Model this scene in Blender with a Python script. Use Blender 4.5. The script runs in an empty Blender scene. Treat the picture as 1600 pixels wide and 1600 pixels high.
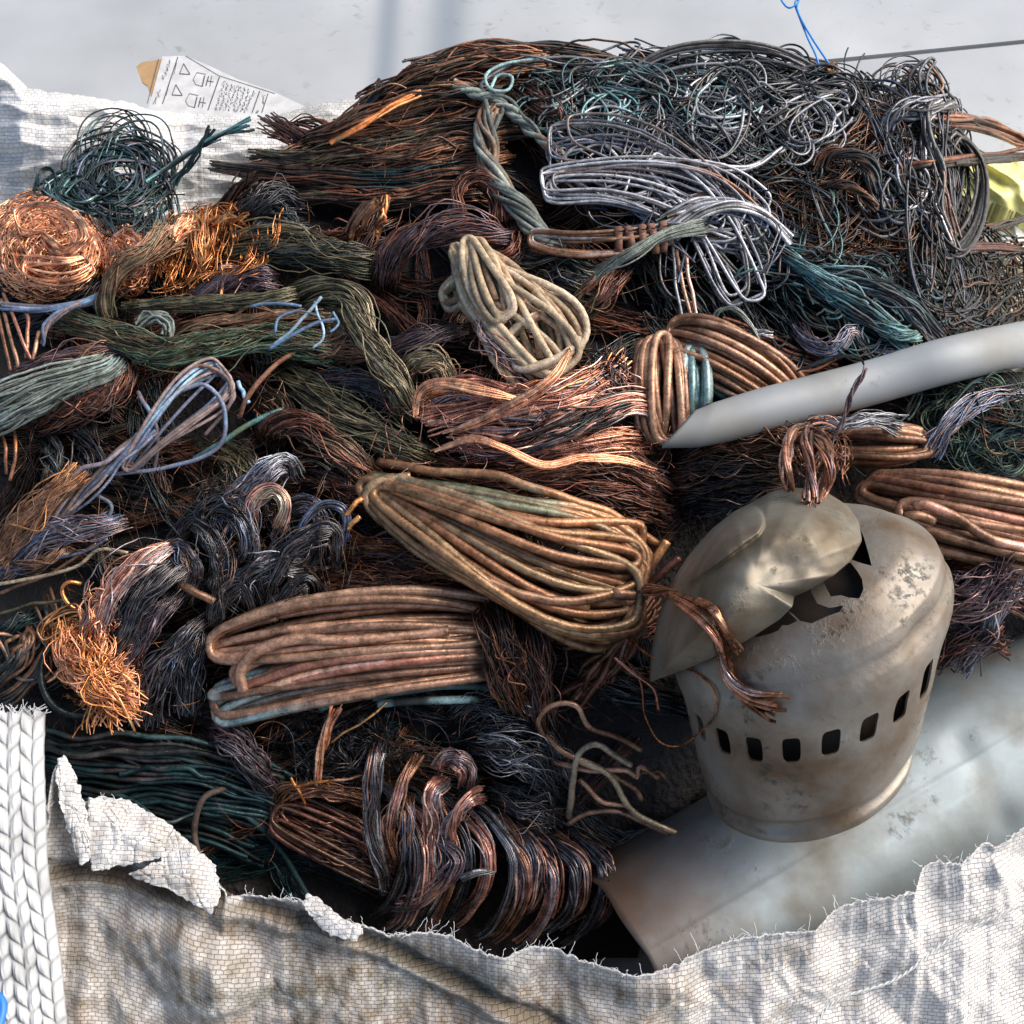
import bpy, bmesh, math
import numpy as np
from mathutils import noise as mnoise, Vector
RNG = np.random.default_rng(7)
# ------------------------------------------------------------------ camera
PITCH = math.radians(57.0); DIST = 1.30
CAMP = np.array([0.0, -DIST*math.cos(PITCH), 0.20+DIST*math.sin(PITCH)])
FW = np.array([0.0, math.cos(PITCH), -math.sin(PITCH)])
RT = np.array([1.0, 0.0, 0.0]); UP = np.array([0.0, math.sin(PITCH), math.cos(PITCH)])
FPX = 800.0/math.tan(math.radians(20.0))
sc = bpy.context.scene
cd = bpy.data.cameras.new('camera'); cam = bpy.data.objects.new('camera', cd)
sc.collection.objects.link(cam); sc.camera = cam
cam.location = CAMP; cam.rotation_euler = (math.radians(90)-PITCH, 0, 0)
cd.sensor_width = 36; cd.lens = 18.0/math.tan(math.radians(20.0)); cd.clip_end = 100
cd.clip_start = 0.01
# ------------------------------------------------------------------ light
SUN_EL, SUN_AZ = 44.0, 72.0     # azimuth from +Y towards +X : window-like light from the back right
w = bpy.data.worlds.new('World'); sc.world = w; w.use_nodes = True
nt = w.node_tree; bg = nt.nodes['Background']
sky = nt.nodes.new('ShaderNodeTexSky'); sky.sky_type = 'NISHITA'; sky.sun_disc = False
sky.sun_elevation = math.radians(SUN_EL); sky.sun_rotation = math.radians(SUN_AZ)
sky.air_density = 1.0; sky.dust_density = 2.5
nt.links.new(sky.outputs[0], bg.inputs[0]); bg.inputs[1].default_value = 0.06
sd = bpy.data.lights.new('sun', 'SUN'); sun = bpy.data.objects.new('sun', sd)
sc.collection.objects.link(sun); sd.energy = 1.5; sd.angle = math.radians(55); sd.color = (1.0, 0.955, 0.90)
el, az = math.radians(SUN_EL), math.radians(SUN_AZ)
sdir = Vector((math.sin(az)*math.cos(el), math.cos(az)*math.cos(el), math.sin(el)))
sun.rotation_euler = sdir.to_track_quat('Z', 'Y').to_euler()
sc.view_settings.view_transform = 'Standard'; sc.view_settings.look = 'None'
sc.view_settings.exposure = 1.75; sc.view_settings.gamma = 1.0
sc.view_settings.use_curve_mapping = False
sc.cycles.use_denoising = True
sc.cycles.max_bounces = 6; sc.cycles.diffuse_bounces = 3; sc.cycles.glossy_bounces = 3

# ------------------------------------------------------------------ pixels (1600 px photo) to points of the heap
def sstep(a, b, x): t = np.clip((x-a)/(b-a), 0, 1); return t*t*(3-2*t)
def ray(u, v):
    u = np.asarray(u, float); v = np.asarray(v, float)
    return FW*FPX + (u-800)[..., None]*RT - (v-800)[..., None]*UP
def Z0(u, v):                                    # height of the heap's surface
    z = np.interp(v, [-100, 90, 300, 600, 900, 1150, 1300, 1450, 1700],
                  [.30, .33, .31, .27, .215, .16, .10, .06, .03])
    z = z - 0.20*sstep(1440, 1640, u)*sstep(600, 430, v)
    z = z - 0.05*sstep(420, 250, u)*sstep(420, 250, v)
    z = z - 0.05*sstep(1040, 1200, u)*sstep(900, 1050, v)
    z = z + 0.02*np.exp(-((u-780)**2+(v-560)**2)/(2*170**2))
    return z
def WZ(u, v, z):
    r = ray(u, v); t = (CAMP[2]-np.asarray(z, float))/(-r[..., 2])
    return CAMP + r*t[..., None]
PX = 0.00058                                     # about one photo pixel, in metres, for heights
def W(u, v, h=0.0):
    u = np.asarray(u, float); v = np.asarray(v, float)
    return WZ(u, v, Z0(u, v)+np.asarray(h, float)*PX)
def SCL(P): return ((P-CAMP) @ FW)/FPX           # metres per photo pixel at a point
NRM = np.array([0.0, -0.40, 0.917])              # heap's mean outward direction

def spline(pts, M):
    P = np.array([list(p)+[0]*(3-len(p)) for p in pts], float)
    if len(P) == 2: P = np.vstack([P[0], P.mean(0), P[1]])
    Q = np.vstack([2*P[0]-P[1], P, 2*P[-1]-P[-2]]); out = []
    for i in range(1, len(Q)-2):
        t = np.linspace(0, 1, 24, endpoint=False)[:, None]
        a, b, c, d = Q[i-1], Q[i], Q[i+1], Q[i+2]
        out.append(.5*((2*b)+(c-a)*t+(2*a-5*b+4*c-d)*t*t+(3*b-a-3*c+d)*t**3))
    D = np.vstack(out+[P[-1:]])
    s = np.r_[0, np.cumsum(np.linalg.norm(np.diff(D[:, :2], axis=0), axis=1)+1e-6)]
    x = np.linspace(0, s[-1], M)
    return np.stack([np.interp(x, s, D[:, k]) for k in range(D.shape[1])], 1), s[-1]
def smooth_noise(S, M, k, rng):                   # (S,M) smooth values in about -1..1
    k = max(3, int(k)); V = rng.uniform(-1, 1, (S, k+1)); x = np.linspace(0, k-1e-6, M)
    i = x.astype(int); f = x-i; f = f*f*(3-2*f)
    return V[:, i]*(1-f)+V[:, i+1]*f

# ------------------------------------------------------------------ mesh helpers
def link(o): sc.collection.objects.link(o); return o
def tag(o, label=None, cat=None, group=None, kind=None):
    if label: o['label'] = label
    if cat: o['category'] = cat
    if group: o['group'] = group
    if kind: o['kind'] = kind
    return o
def thing(name, label, cat, loc, group=None):
    o = link(bpy.data.objects.new(name, None)); o.location = Vector(loc); o.empty_display_size = .02
    bpy.context.view_layer.update()
    return tag(o, label, cat, group)
def make(name, V, F, mat, parent=None, col=None, uv=None, smooth=True):
    V = np.asarray(V, float)
    c = np.array([(V[:, 0].min()+V[:, 0].max())/2, (V[:, 1].min()+V[:, 1].max())/2, V[:, 2].min()])
    me = bpy.data.meshes.new(name)
    if isinstance(F, list):
        me.from_pydata((V-c).tolist(), [], F)
    else:                                          # quads, numpy
        n = len(F); me.vertices.add(len(V)); me.vertices.foreach_set('co', (V-c).ravel())
        me.loops.add(n*4); me.loops.foreach_set('vertex_index', F.ravel().astype(np.int32))
        me.polygons.add(n); me.polygons.foreach_set('loop_start', np.arange(0, n*4, 4, dtype=np.int32))
        me.update(calc_edges=True)
    if smooth: me.polygons.foreach_set('use_smooth', np.ones(len(me.polygons), bool))
    if col is not None:
        a = me.attributes.new('Col', 'FLOAT_COLOR', 'POINT')
        a.data.foreach_set('color', np.c_[col, np.ones(len(col))].astype(np.float32).ravel())
    if uv is not None:
        l = me.uv_layers.new(name='UVMap'); idx = np.zeros(len(me.loops), np.int32)
        me.loops.foreach_get('vertex_index', idx); l.data.foreach_set('uv', np.asarray(uv, np.float32)[idx].ravel())
    me.update(); me.materials.append(mat)
    o = link(bpy.data.objects.new(name, me))
    if parent is not None:
        o.parent = parent; o.location = Vector(c)-parent_world(parent)
    else: o.location = Vector(c)
    return o
def parent_world(p):
    v = Vector(p.location)
    while p.parent: p = p.parent; v += Vector(p.location)
    return v
def tubes(P, R, C, sides=5, closed_ends=True):
    """P (S,M,3) points, R (S,M) radii, C (S,M,3) colours -> verts, quads, cols"""
    S, M, _ = P.shape
    T = np.gradient(P, axis=1); T /= np.linalg.norm(T, axis=2, keepdims=True)+1e-12
    N = np.zeros_like(P); up = np.tile(NRM, (S, 1))
    up = np.where(np.abs((T[:, 0]*NRM).sum(1))[:, None] > .95, np.array([1., 0, 0]), up)
    for i in range(M):
        up = up-(up*T[:, i]).sum(1, keepdims=True)*T[:, i]
        up /= np.linalg.norm(up, axis=1, keepdims=True)+1e-12
        N[:, i] = up
    B = np.cross(T, N)
    a = np.arange(sides)*2*np.pi/sides
    V = P[:, :, None]+R[:, :, None, None]*(np.cos(a)[:, None]*N[:, :, None]+np.sin(a)[:, None]*B[:, :, None])
    idx = np.arange(S*M*sides).reshape(S, M, sides)
    nx = np.roll(idx, -1, axis=2)
    F = np.stack([idx[:, :-1], nx[:, :-1], nx[:, 1:], idx[:, 1:]], -1).reshape(-1, 4)
    caps = []
    if sides in (6, 8):
        for e, fl in ((0, 1), (M-1, 0)):
            q = idx[:, e]; q = q[:, ::-1] if fl else q
            caps.append(q[:, [0, 1, 2, 3]]); caps.append(q[:, [0, 3, 4, 5]])
            if sides == 8: caps.append(q[:, [0, 5, 6, 7]])
        F = np.vstack([F]+caps)
    return V.reshape(-1, 3), F, np.repeat(C.reshape(-1, 3), sides, axis=0)
def merge(parts):
    Vs, Fs, Cs, o = [], [], [], 0
    for V, F, C in parts: Vs.append(V); Fs.append(F+o); Cs.append(C); o += len(V)
    return np.vstack(Vs), np.vstack(Fs), np.vstack(Cs)

# ------------------------------------------------------------------ materials
def nodes(name):
    m = bpy.data.materials.new(name); m.use_nodes = True; return m, m.node_tree, m.node_tree.nodes['Principled BSDF']
def wire_mat(name, metal, rough, dust=0.25, bump=.15, spec=.5):
    m, t, b = nodes(name); n = t.nodes; L = t.links.new
    at = n.new('ShaderNodeAttribute'); at.attribute_name = 'Col'
    tc = n.new('ShaderNodeTexCoord')
    n1 = n.new('ShaderNodeTexNoise'); n1.inputs['Scale'].default_value = 90; n1.inputs['Detail'].default_value = 5
    n2 = n.new('ShaderNodeTexNoise'); n2.inputs['Scale'].default_value = 700; n2.inputs['Detail'].default_value = 3
    L(tc.outputs['Object'], n1.inputs[0]); L(tc.outputs['Object'], n2.inputs[0])
    mr = n.new('ShaderNodeMapRange'); L(n1.outputs[0], mr.inputs[0])
    mr.inputs[1].default_value = .3; mr.inputs[2].default_value = .7; mr.inputs[3].default_value = .62; mr.inputs[4].default_value = 1.25
    n4 = n.new('ShaderNodeTexNoise'); n4.inputs['Scale'].default_value = 320; n4.inputs['Detail'].default_value = 6; n4.inputs['Roughness'].default_value = .7
    L(tc.outputs['Object'], n4.inputs[0]); m4 = n.new('ShaderNodeMapRange'); L(n4.outputs[0], m4.inputs[0]); m4.inputs[1].default_value = .32; m4.inputs[2].default_value = .68
    m4.inputs[3].default_value = .55; m4.inputs[4].default_value = 1.4; mu = n.new('ShaderNodeMath'); mu.operation = 'MULTIPLY'; L(mr.outputs[0], mu.inputs[0]); L(m4.outputs[0], mu.inputs[1]); mr = mu
    mx = n.new('ShaderNodeVectorMath'); mx.operation = 'SCALE'; L(at.outputs[0], mx.inputs[0]); L(mr.outputs[0], mx.inputs['Scale'])
    L(mx.outputs[0], b.inputs['Base Color'])
    m2 = n.new('ShaderNodeMapRange'); L(n2.outputs[0], m2.inputs[0])
    m2.inputs[1].default_value = .35; m2.inputs[2].default_value = .65
    m2.inputs[3].default_value = max(.08, rough-.12); m2.inputs[4].default_value = rough+dust
    L(m2.outputs[0], b.inputs['Roughness'])
    m3 = n.new('ShaderNodeMapRange'); L(n1.outputs[0], m3.inputs[0]); m3.inputs[1].default_value = .35; m3.inputs[2].default_value = .6
    m3.inputs[3].default_value = metal; m3.inputs[4].default_value = metal*.55
    L(m3.outputs[0], b.inputs['Metallic'])
    b.inputs['Specular IOR Level'].default_value = spec
    bp = n.new('ShaderNodeBump'); bp.inputs['Strength'].default_value = bump; bp.inputs['Distance'].default_value = .0008
    L(n2.outputs[0], bp.inputs['Height']); L(bp.outputs[0], b.inputs['Normal'])
    return m
MT = {
 'bare':  wire_mat('bare_copper_wire', 1.0, .26, .15, .1),
 'dull':  wire_mat('oxidised_copper_wire', .75, .38, .25, .25),
 'burnt': wire_mat('burnt_copper_strand', .8, .30, .25, .15, .6),
 'black': wire_mat('black_enamelled_strand', .7, .20, .18, .1, .9),
 'matte': wire_mat('verdigris_wire', .12, .62, .3, .5, .35),
 'tin':   wire_mat('tinned_grey_wire', .6, .33, .25, .15, .6)}
PAL = {
 'bright':  [(.80,.36,.19),(.86,.44,.27),(.66,.27,.12),(.75,.33,.18)],
 'orange':  [(.66,.26,.08),(.50,.17,.05),(.74,.36,.14)],
 'pink':    [(.62,.31,.22),(.50,.22,.15),(.36,.15,.10),(.70,.42,.32),(.28,.23,.24)],
 'brown':   [(.20,.085,.045),(.28,.13,.07),(.13,.065,.04),(.33,.15,.08)],
 'dkbrown': [(.07,.038,.025),(.04,.026,.02),(.12,.065,.036),(.05,.042,.03),(.16,.06,.028)],
 'redbrown':[(.17,.065,.04),(.09,.042,.032),(.25,.095,.05),(.07,.045,.038)],
 'black':   [(.03,.028,.028),(.05,.048,.05),(.02,.02,.025),(.09,.075,.07)],
 'blackcop':[(.035,.032,.035),(.05,.045,.05),(.30,.13,.07),(.06,.05,.05),(.10,.05,.035)],
 'tan':     [(.40,.30,.19),(.34,.25,.15),(.46,.36,.25),(.36,.23,.14)],
 'olive':   [(.15,.125,.07),(.11,.09,.05),(.19,.15,.09),(.12,.12,.07)],
 'green':   [(.10,.14,.08),(.13,.19,.12),(.13,.11,.06)],
 'teal':    [(.13,.27,.26),(.08,.17,.17),(.24,.36,.35)],
 'dkteal':  [(.02,.05,.05),(.013,.032,.034),(.035,.065,.06),(.03,.036,.032)],
 'blue':    [(.22,.36,.48),(.15,.24,.36),(.32,.46,.56)],
 'bluegrey':[(.15,.16,.21),(.20,.17,.19),(.24,.17,.15),(.12,.15,.22)],
 'silver':  [(.36,.36,.37),(.20,.20,.22),(.48,.46,.46),(.13,.12,.11)],
 'greyblk': [(.05,.055,.058),(.025,.032,.03),(.11,.115,.12),(.02,.028,.025),(.08,.055,.04)],
 'greygreen':[(.17,.19,.16),(.22,.24,.20),(.12,.13,.11)],
 'purple':  [(.12,.075,.08),(.10,.07,.08),(.19,.11,.10),(.12,.10,.115)],
 'rust':    [(.17,.07,.045),(.22,.10,.06)],
 'copteal': [(.40,.215,.125),(.46,.26,.16),(.32,.175,.11)],
 'verd':    [(.26,.34,.32),(.33,.33,.27),(.22,.30,.29)],
 'mossy':   [(.15,.17,.10),(.19,.19,.12)],
 'greenbrown':[(.30,.14,.065),(.23,.125,.06),(.36,.165,.08),(.22,.14,.075)],
 'umber':   [(.24,.125,.07),(.29,.155,.09),(.20,.10,.055)],
}
def colours(S, M, pal, rng, alt=None, altamt=.3, k=6, clump=None, var=.38):
    A = np.array(PAL[pal]); cid = rng.integers(0, len(A), S) if clump is None else (clump*7+rng.integers(0, 2, S)) % len(A)
    C = A[cid][:, None, :]*np.ones((S, M, 1))
    C = C*(1+var*rng.uniform(-1, 1, (S, 1, 1)))*(1+.15*smooth_noise(S, M, k, rng)[..., None])
    if alt:
        B = np.array(PAL[alt]); bc = B[rng.integers(0, len(B), S)][:, None, :]
        f = smooth_noise(S, M, k, rng)*.6+smooth_noise(1, M, max(3, k//2), rng)*.6
        f = np.clip((f-(1-2*altamt)*.6)*3, 0, 1)[..., None]; C = C*(1-f)+bc*f
    return np.clip(C, .005, .95)

# ------------------------------------------------------------------ builders of wire geometry
def frame(Pw):
    T = np.gradient(Pw, axis=-2); T /= np.linalg.norm(T, axis=-1, keepdims=True)+1e-12
    N = NRM-(T*NRM).sum(-1, keepdims=True)*T; N /= np.linalg.norm(N, axis=-1, keepdims=True)+1e-12
    return T, N, np.cross(T, N)
def rope(path, R, n, r, twist=1., pal='brown', alt=None, altamt=.3, flat=.75, prof=(.85, 1, 1, .85), wob=.10,
         fray=(0.3, 0.3), K=None, sub=1.0, seed=0, trim=.12, stray=.11, sides=5, rvar=.25, step=8., world=None):
    rng = np.random.default_rng(seed+101)
    if n >= 30 and r < 3: n = int(n*1.75); r = r*.68; twist *= .6
    pp, Ln = spline(path, 60); M = int(np.clip(Ln/step, 12, 90))
    pp, Ln = spline(path, M); s0 = np.linspace(0, 1, M)
    if max(fray) < .5 and n > 30: pp[:, 2] -= R*.8*(sstep(.14, 0, s0)+sstep(.86, 1, s0))
    Pw = W(pp[:, 0], pp[:, 1], pp[:, 2]); sc_ = SCL(Pw).mean()
    T, N, B = frame(Pw)
    a = rng.uniform(0, trim, n); b = 1-rng.uniform(0, trim, n); bk = rng.random(n) < .05; a = np.where(bk, rng.uniform(0, .5, n), a); b = np.where(bk, a+rng.uniform(.25, .5, n), b)
    s = a[:, None]+(b-a)[:, None]*s0[None]
    def at(Q): return np.stack([np.interp(s, s0, Q[:, k]) for k in range(3)], -1)
    Pi, Bi, Ni = at(Pw), at(B), at(N)
    K = K or max(3, int(round(n/11))); cl = rng.integers(0, K, n)
    cr = np.sqrt(rng.uniform(0.02, 1, K))*.80; cp = rng.uniform(0, 2*np.pi, K)
    sr = np.sqrt(rng.uniform(0, 1, n))*(.95/math.sqrt(K))*sub; sp = rng.uniform(0, 2*np.pi, n)
    cwp = smooth_noise(K, M, 3, rng)*.5
    phi = cp[cl][:, None]+2*np.pi*twist*s+cwp[cl]
    x = cr[cl][:, None]*np.cos(phi)+sr[:, None]*np.cos(sp[:, None]+2*np.pi*twist*1.2*s)
    y = cr[cl][:, None]*np.sin(phi)+sr[:, None]*np.sin(sp[:, None]+2*np.pi*twist*1.2*s)
    k = max(4, Ln/70)
    x += wob*smooth_noise(n, M, k, rng); y += wob*smooth_noise(n, M, k, rng)
    hf = 1 if r < 1.6 else (.3 if r < 3 else 0)
    x += .085*hf*smooth_noise(n, M, Ln/15, rng); y += .06*hf*smooth_noise(n, M, Ln/15, rng)
    gl = smooth_noise(K, M, max(3, Ln/60), rng)*.22; x += gl[cl]
    pr = np.interp(s, np.linspace(0, 1, len(prof)), prof)
    ed0 = sstep(min(.3, 60/Ln), 0, s)*fray[0]; ed1 = sstep(1-min(.3, 60/Ln), 1, s)*fray[1]
    e = ed0+ed1; dx = rng.normal(0, 1, (n, 1)); dy = rng.normal(0, 1, (n, 1))
    x = x*(1+.5*e)+dx*e*.6; y = y*(1+.5*e)+dy*e*.6
    st = rng.random(n) < stray
    amp = np.where(st, rng.uniform(.5, 1.4, n), 0)[:, None]
    x += amp*smooth_noise(n, M, 4, rng)*np.sin(np.pi*s0)*1.0; y += amp*np.abs(smooth_noise(n, M, 4, rng))*np.sin(np.pi*s0)
    P = Pi+sc_*R*pr[..., None]*(x[..., None]*Bi+(y*flat)[..., None]*Ni)
    rr = sc_*r*(1+rvar*rng.uniform(-1, 1, (n, 1)))*np.ones((1, M))
    return tubes(P, rr, colours(n, M, pal, rng, alt, altamt, k=max(4, Ln/60), clump=cl), sides)
def hank(spine, Wd, n, r, thick=None, pal='tan', alt=None, altamt=.3, seed=0, jl=.06, cross=.35, sides=8, wvar=.35,
         ends=(1, 1), widthprof=None, turnpts=44, hoff=0., expo=.74, lean=0., ccw=True):
    """one continuous wire wound n times round an elongated loop lying along the spine"""
    rng = np.random.default_rng(seed+501)
    sp, Ln = spline(spine, 60); Pw = W(sp[:, 0], sp[:, 1], sp[:, 2]); sc_ = SCL(Pw).mean()
    T, N, B = frame(Pw); s0 = np.linspace(0, 1, 60)
    M = n*turnpts; th = np.arange(M)/turnpts*2*np.pi*(1 if ccw else -1)+rng.uniform(0, 6)
    turn = np.arange(M)/turnpts
    def per(k, a): return a*np.interp(turn, np.arange(n+2), rng.uniform(-1, 1, n+2))
    c, s = np.cos(th), np.sin(th)
    along = np.sign(c)*np.abs(c)**expo*(1+per(0, jl))
    wl = 1-wvar*2.0*np.linspace(0, 1, n+2)**1.15 if wvar > .25 else 1-wvar*rng.random(n+2)
    wl = np.clip(rng.permutation(wl), .1, 1); shf = (1-wl)*rng.uniform(-1, 1, n+2)*.9
    ws = np.interp(turn, np.arange(n+2), wl)
    lat = np.sign(s)*np.abs(s)**.48*ws
    lat = lat+np.interp(turn, np.arange(n+2), shf)+cross*per(0, 1)*along+.06*smooth_noise(1, M, n*4, rng)[0]
    lat = np.clip(lat, -1.25, 1.25)
    q = (along*.5+.5); q = np.clip(q, -.06, 1.06)
    if widthprof is not None: lat = lat*np.interp(q, np.linspace(0, 1, len(widthprof)), widthprof)
    thick = thick or Wd*.5
    lay = np.interp(turn, np.arange(n+2), rng.permutation(np.linspace(-1, 1, n+2)))
    zz = lay*.8+.25*smooth_noise(1, M, n*3, rng)[0]+lean*lat
    dome = np.sqrt(np.clip(1-(lat/1.3)**2, 0.05, 1))
    zz = zz*dome
    base = np.stack([np.interp(q, s0, Pw[:, k]) for k in range(3)], -1)
    ext = (along*.5+.5-q)[:, None]; Tq = np.stack([np.interp(q, s0, T[:, k]) for k in range(3)], -1)
    Bq = np.stack([np.interp(q, s0, B[:, k]) for k in range(3)], -1)
    Nq = np.stack([np.interp(q, s0, N[:, k]) for k in range(3)], -1)
    P = base+ext*Tq*Ln*sc_+sc_*Wd*lat[:, None]*Bq+sc_*(thick*zz+hoff)[:, None]*Nq
    # light smoothing
    for _ in range(2): P[1:-1] = (P[:-2]+2*P[1:-1]+P[2:])/4
    A = colours(n, turnpts, pal, rng, alt, altamt, k=4).reshape(1, M, 3)
    return tubes(P[None], np.full((1, M), sc_*r), A, sides)
def inside(poly, x, y):
    c = np.zeros(x.shape, bool); n = len(poly)
    for i in range(n):
        x1, y1 = poly[i]; x2, y2 = poly[(i+1) % n]
        c ^= ((y1 > y) != (y2 > y)) & (x < (x2-x1)*(y-y1)/((y2-y1)+1e-9)+x1)
    return c
def tangle(poly, n, r, L=(150, 500), pal='greyblk', alt=None, altamt=.3, curl=.02, h=(0, 40), flow=None, seed=0,
           step=7., sides=5, rvar=.3, hk=5, crinkle=0., flowk=.04, pull=.22, fam=3, spread=5.5):
    rng = np.random.default_rng(seed+901); poly = [tuple(p) for p in poly]
    xs = [p[0] for p in poly]; ys = [p[1] for p in poly]; S = []
    while len(S) < n*3+50:
        a = rng.uniform(min(xs), max(xs), 200); b = rng.uniform(min(ys), max(ys), 200)
        k = inside(poly, a, b); S += list(zip(a[k], b[k]))
    if fam > 1: n = int(n*2.3); r *= .68; curl *= .42
    n = max(1, n//fam); nk = n; n = int(n*2.2); S = np.array(S[:n]); cx, cy = np.mean(xs), np.mean(ys)
    M = int(L[1]/step); ln = rng.uniform(L[0], L[1], n)/L[1]
    x, y = S[:, 0].copy(), S[:, 1].copy()
    ang = rng.uniform(0, 2*np.pi, n)
    if flow is not None: ang = np.radians(flow)+rng.normal(0, .35, n)+np.where(rng.random(n) < .5, np.pi, 0)
    mc = rng.normal(0, curl*.6, n); kk = smooth_noise(n, M, max(4, L[1]/70), rng)*curl*1.1
    X = np.zeros((n, M)); Y = np.zeros((n, M)); st = step*ln
    dirn = np.where(np.cos(ang-(np.radians(flow) if flow is not None else 0)) > 0, 0, np.pi)
    for i in range(M):
        X[:, i] = x; Y[:, i] = y
        ang = ang+(mc+kk[:, i])*st
        if flow is not None: ang += flowk*st*np.sin(np.radians(flow)+dirn-ang)*.3
        o = ~inside(poly, x, y)
        tgt = np.arctan2(cy-y, cx-x); ang += np.where(o, pull*np.sin(tgt-ang), 0)
        x = x+st*np.cos(ang); y = y+st*np.sin(ang)
    ok = inside(poly, X.ravel(), Y.ravel()).reshape(X.shape).mean(1)-.004*np.clip(min(ys)-Y.min(1), 0, 100)-.003*np.clip(X.max(1)-max(xs), 0, 200)-.003*np.clip(min(xs)-X.min(1), 0, 200)
    sel = np.argsort(-ok)[:nk]; X, Y, n = X[sel], Y[sel], nk
    if crinkle: X += crinkle*smooth_noise(n, M, M*.5, rng); Y += crinkle*smooth_noise(n, M, M*.5, rng)
    H = rng.uniform(h[0], h[1], (n, 1))+(h[1]-h[0])*.35*smooth_noise(n, M, hk, rng)
    if fam > 1:
        tx, ty = np.gradient(X, axis=1), np.gradient(Y, axis=1); q = np.hypot(tx, ty)+1e-6; nx_, ny_ = -ty/q, tx/q
        id_ = np.repeat(np.arange(n), fam); n = len(id_)
        of = rng.normal(0, 1, (n, 1))*r*spread+r*spread*.9*smooth_noise(n, M, 5, rng)
        X = X[id_]+nx_[id_]*of; Y = Y[id_]+ny_[id_]*of; H = H[id_]+rng.normal(0, r*1.2, (n, 1))+r*smooth_noise(n, M, 5, rng)
        s0 = np.linspace(0, 1, M)
        a_ = rng.uniform(0, .25, n); b_ = 1-rng.uniform(0, .25, n); ss = (a_[:, None]+(b_-a_)[:, None]*s0)*(M-1)
        i0 = np.clip(ss.astype(int), 0, M-2); f0 = ss-i0; rw = np.arange(n)[:, None]
        X, Y, H = [Q[rw, i0]*(1-f0)+Q[rw, i0+1]*f0 for Q in (X, Y, H)]
    P = W(X, Y, H); sc_ = SCL(P).mean()
    rr = sc_*r*(1+rvar*rng.uniform(-1, 1, (n, 1)))*np.ones((1, M))
    return tubes(P, rr, colours(n, M, pal, rng, alt, altamt, k=6)*(.55 if pal in ('greyblk', 'silver') else 1), sides)
def swirl(c, rx, ry, n, r, pal='bright', alt=None, altamt=.3, h=(0, 70), seed=0, arc=(2., 6.), jit=.3, sides=5, rot=0., wav=.07, inner=.12, crinkle=0.):
    """wire wound round and round in a loose nest"""
    rng = np.random.default_rng(seed+333); M = 54
    rho = inner+(1-inner)*np.sqrt(rng.random(n)); t0 = rng.uniform(0, 6.28, n); al = rng.uniform(arc[0], arc[1], n)*rng.choice([-1, 1], n)
    t = t0[:, None]+al[:, None]*np.linspace(0, 1, M); rr = rho[:, None]*(1-jit*.6)+wav*smooth_noise(n, M, 9, rng)
    ox, oy = rng.normal(0, jit*.45, n)[:, None], rng.normal(0, jit*.45, n)[:, None]
    sq = rng.uniform(.55, 1, n)[:, None]; th = rng.uniform(0, 3.14, n)[:, None]
    ex, ey = rr*np.cos(t), rr*np.sin(t)*sq
    x = ox+ex*np.cos(th)-ey*np.sin(th); y = oy+ex*np.sin(th)+ey*np.cos(th)
    d = np.hypot(x, y); k = np.where(d > 1, (1+.12*(d-1))/(d+1e-6), 1); x, y, d = x*k, y*k, np.minimum(d, 1)
    lay = rng.uniform(.55, 1, (n, 1)); H = h[0]+(h[1]-h[0])*np.sqrt(1.02-d*d)*lay+3*smooth_noise(n, M, 7, rng)
    cr_, sr_ = math.cos(rot), math.sin(rot); X = c[0]+rx*x*cr_-ry*y*sr_; Y = c[1]+rx*x*sr_+ry*y*cr_
    if crinkle: X = X+crinkle*smooth_noise(n, M, 26, rng); Y = Y+crinkle*smooth_noise(n, M, 26, rng)
    P = W(X, Y, H); sc_ = SCL(P).mean()
    return tubes(P, sc_*r*(1+.3*rng.uniform(-1, 1, (n, 1)))*np.ones((1, M)), colours(n, M, pal, rng, alt, altamt, k=6), sides)
def wire(path, r, pal='tan', alt=None, altamt=.3, seed=0, wobble=2., sides=8, taper=1.):
    rng = np.random.default_rng(seed+77); _, Ln = spline(path, 30); M = int(np.clip(Ln/5, 12, 160))
    pp, Ln = spline(path, M)
    pp[:, 0] += wobble*smooth_noise(1, M, max(4, Ln/45), rng)[0]; pp[:, 1] += wobble*smooth_noise(1, M, max(4, Ln/45), rng)[0]
    P = W(pp[:, 0], pp[:, 1], pp[:, 2])[None]; sc_ = SCL(P).mean()
    return tubes(P, sc_*r*np.linspace(1, taper, M)[None], colours(1, M, pal, rng, alt, altamt, k=max(4, Ln/50)), sides)
def put(name, parts, mat, label=None, cat=None, group=None, parent=None, kind=None):
    V, F, C = merge(parts) if isinstance(parts, list) else parts
    o = make(name, V, F, MT[mat] if isinstance(mat, str) else mat, parent, C)
    return tag(o, label, cat, group, kind)

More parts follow.
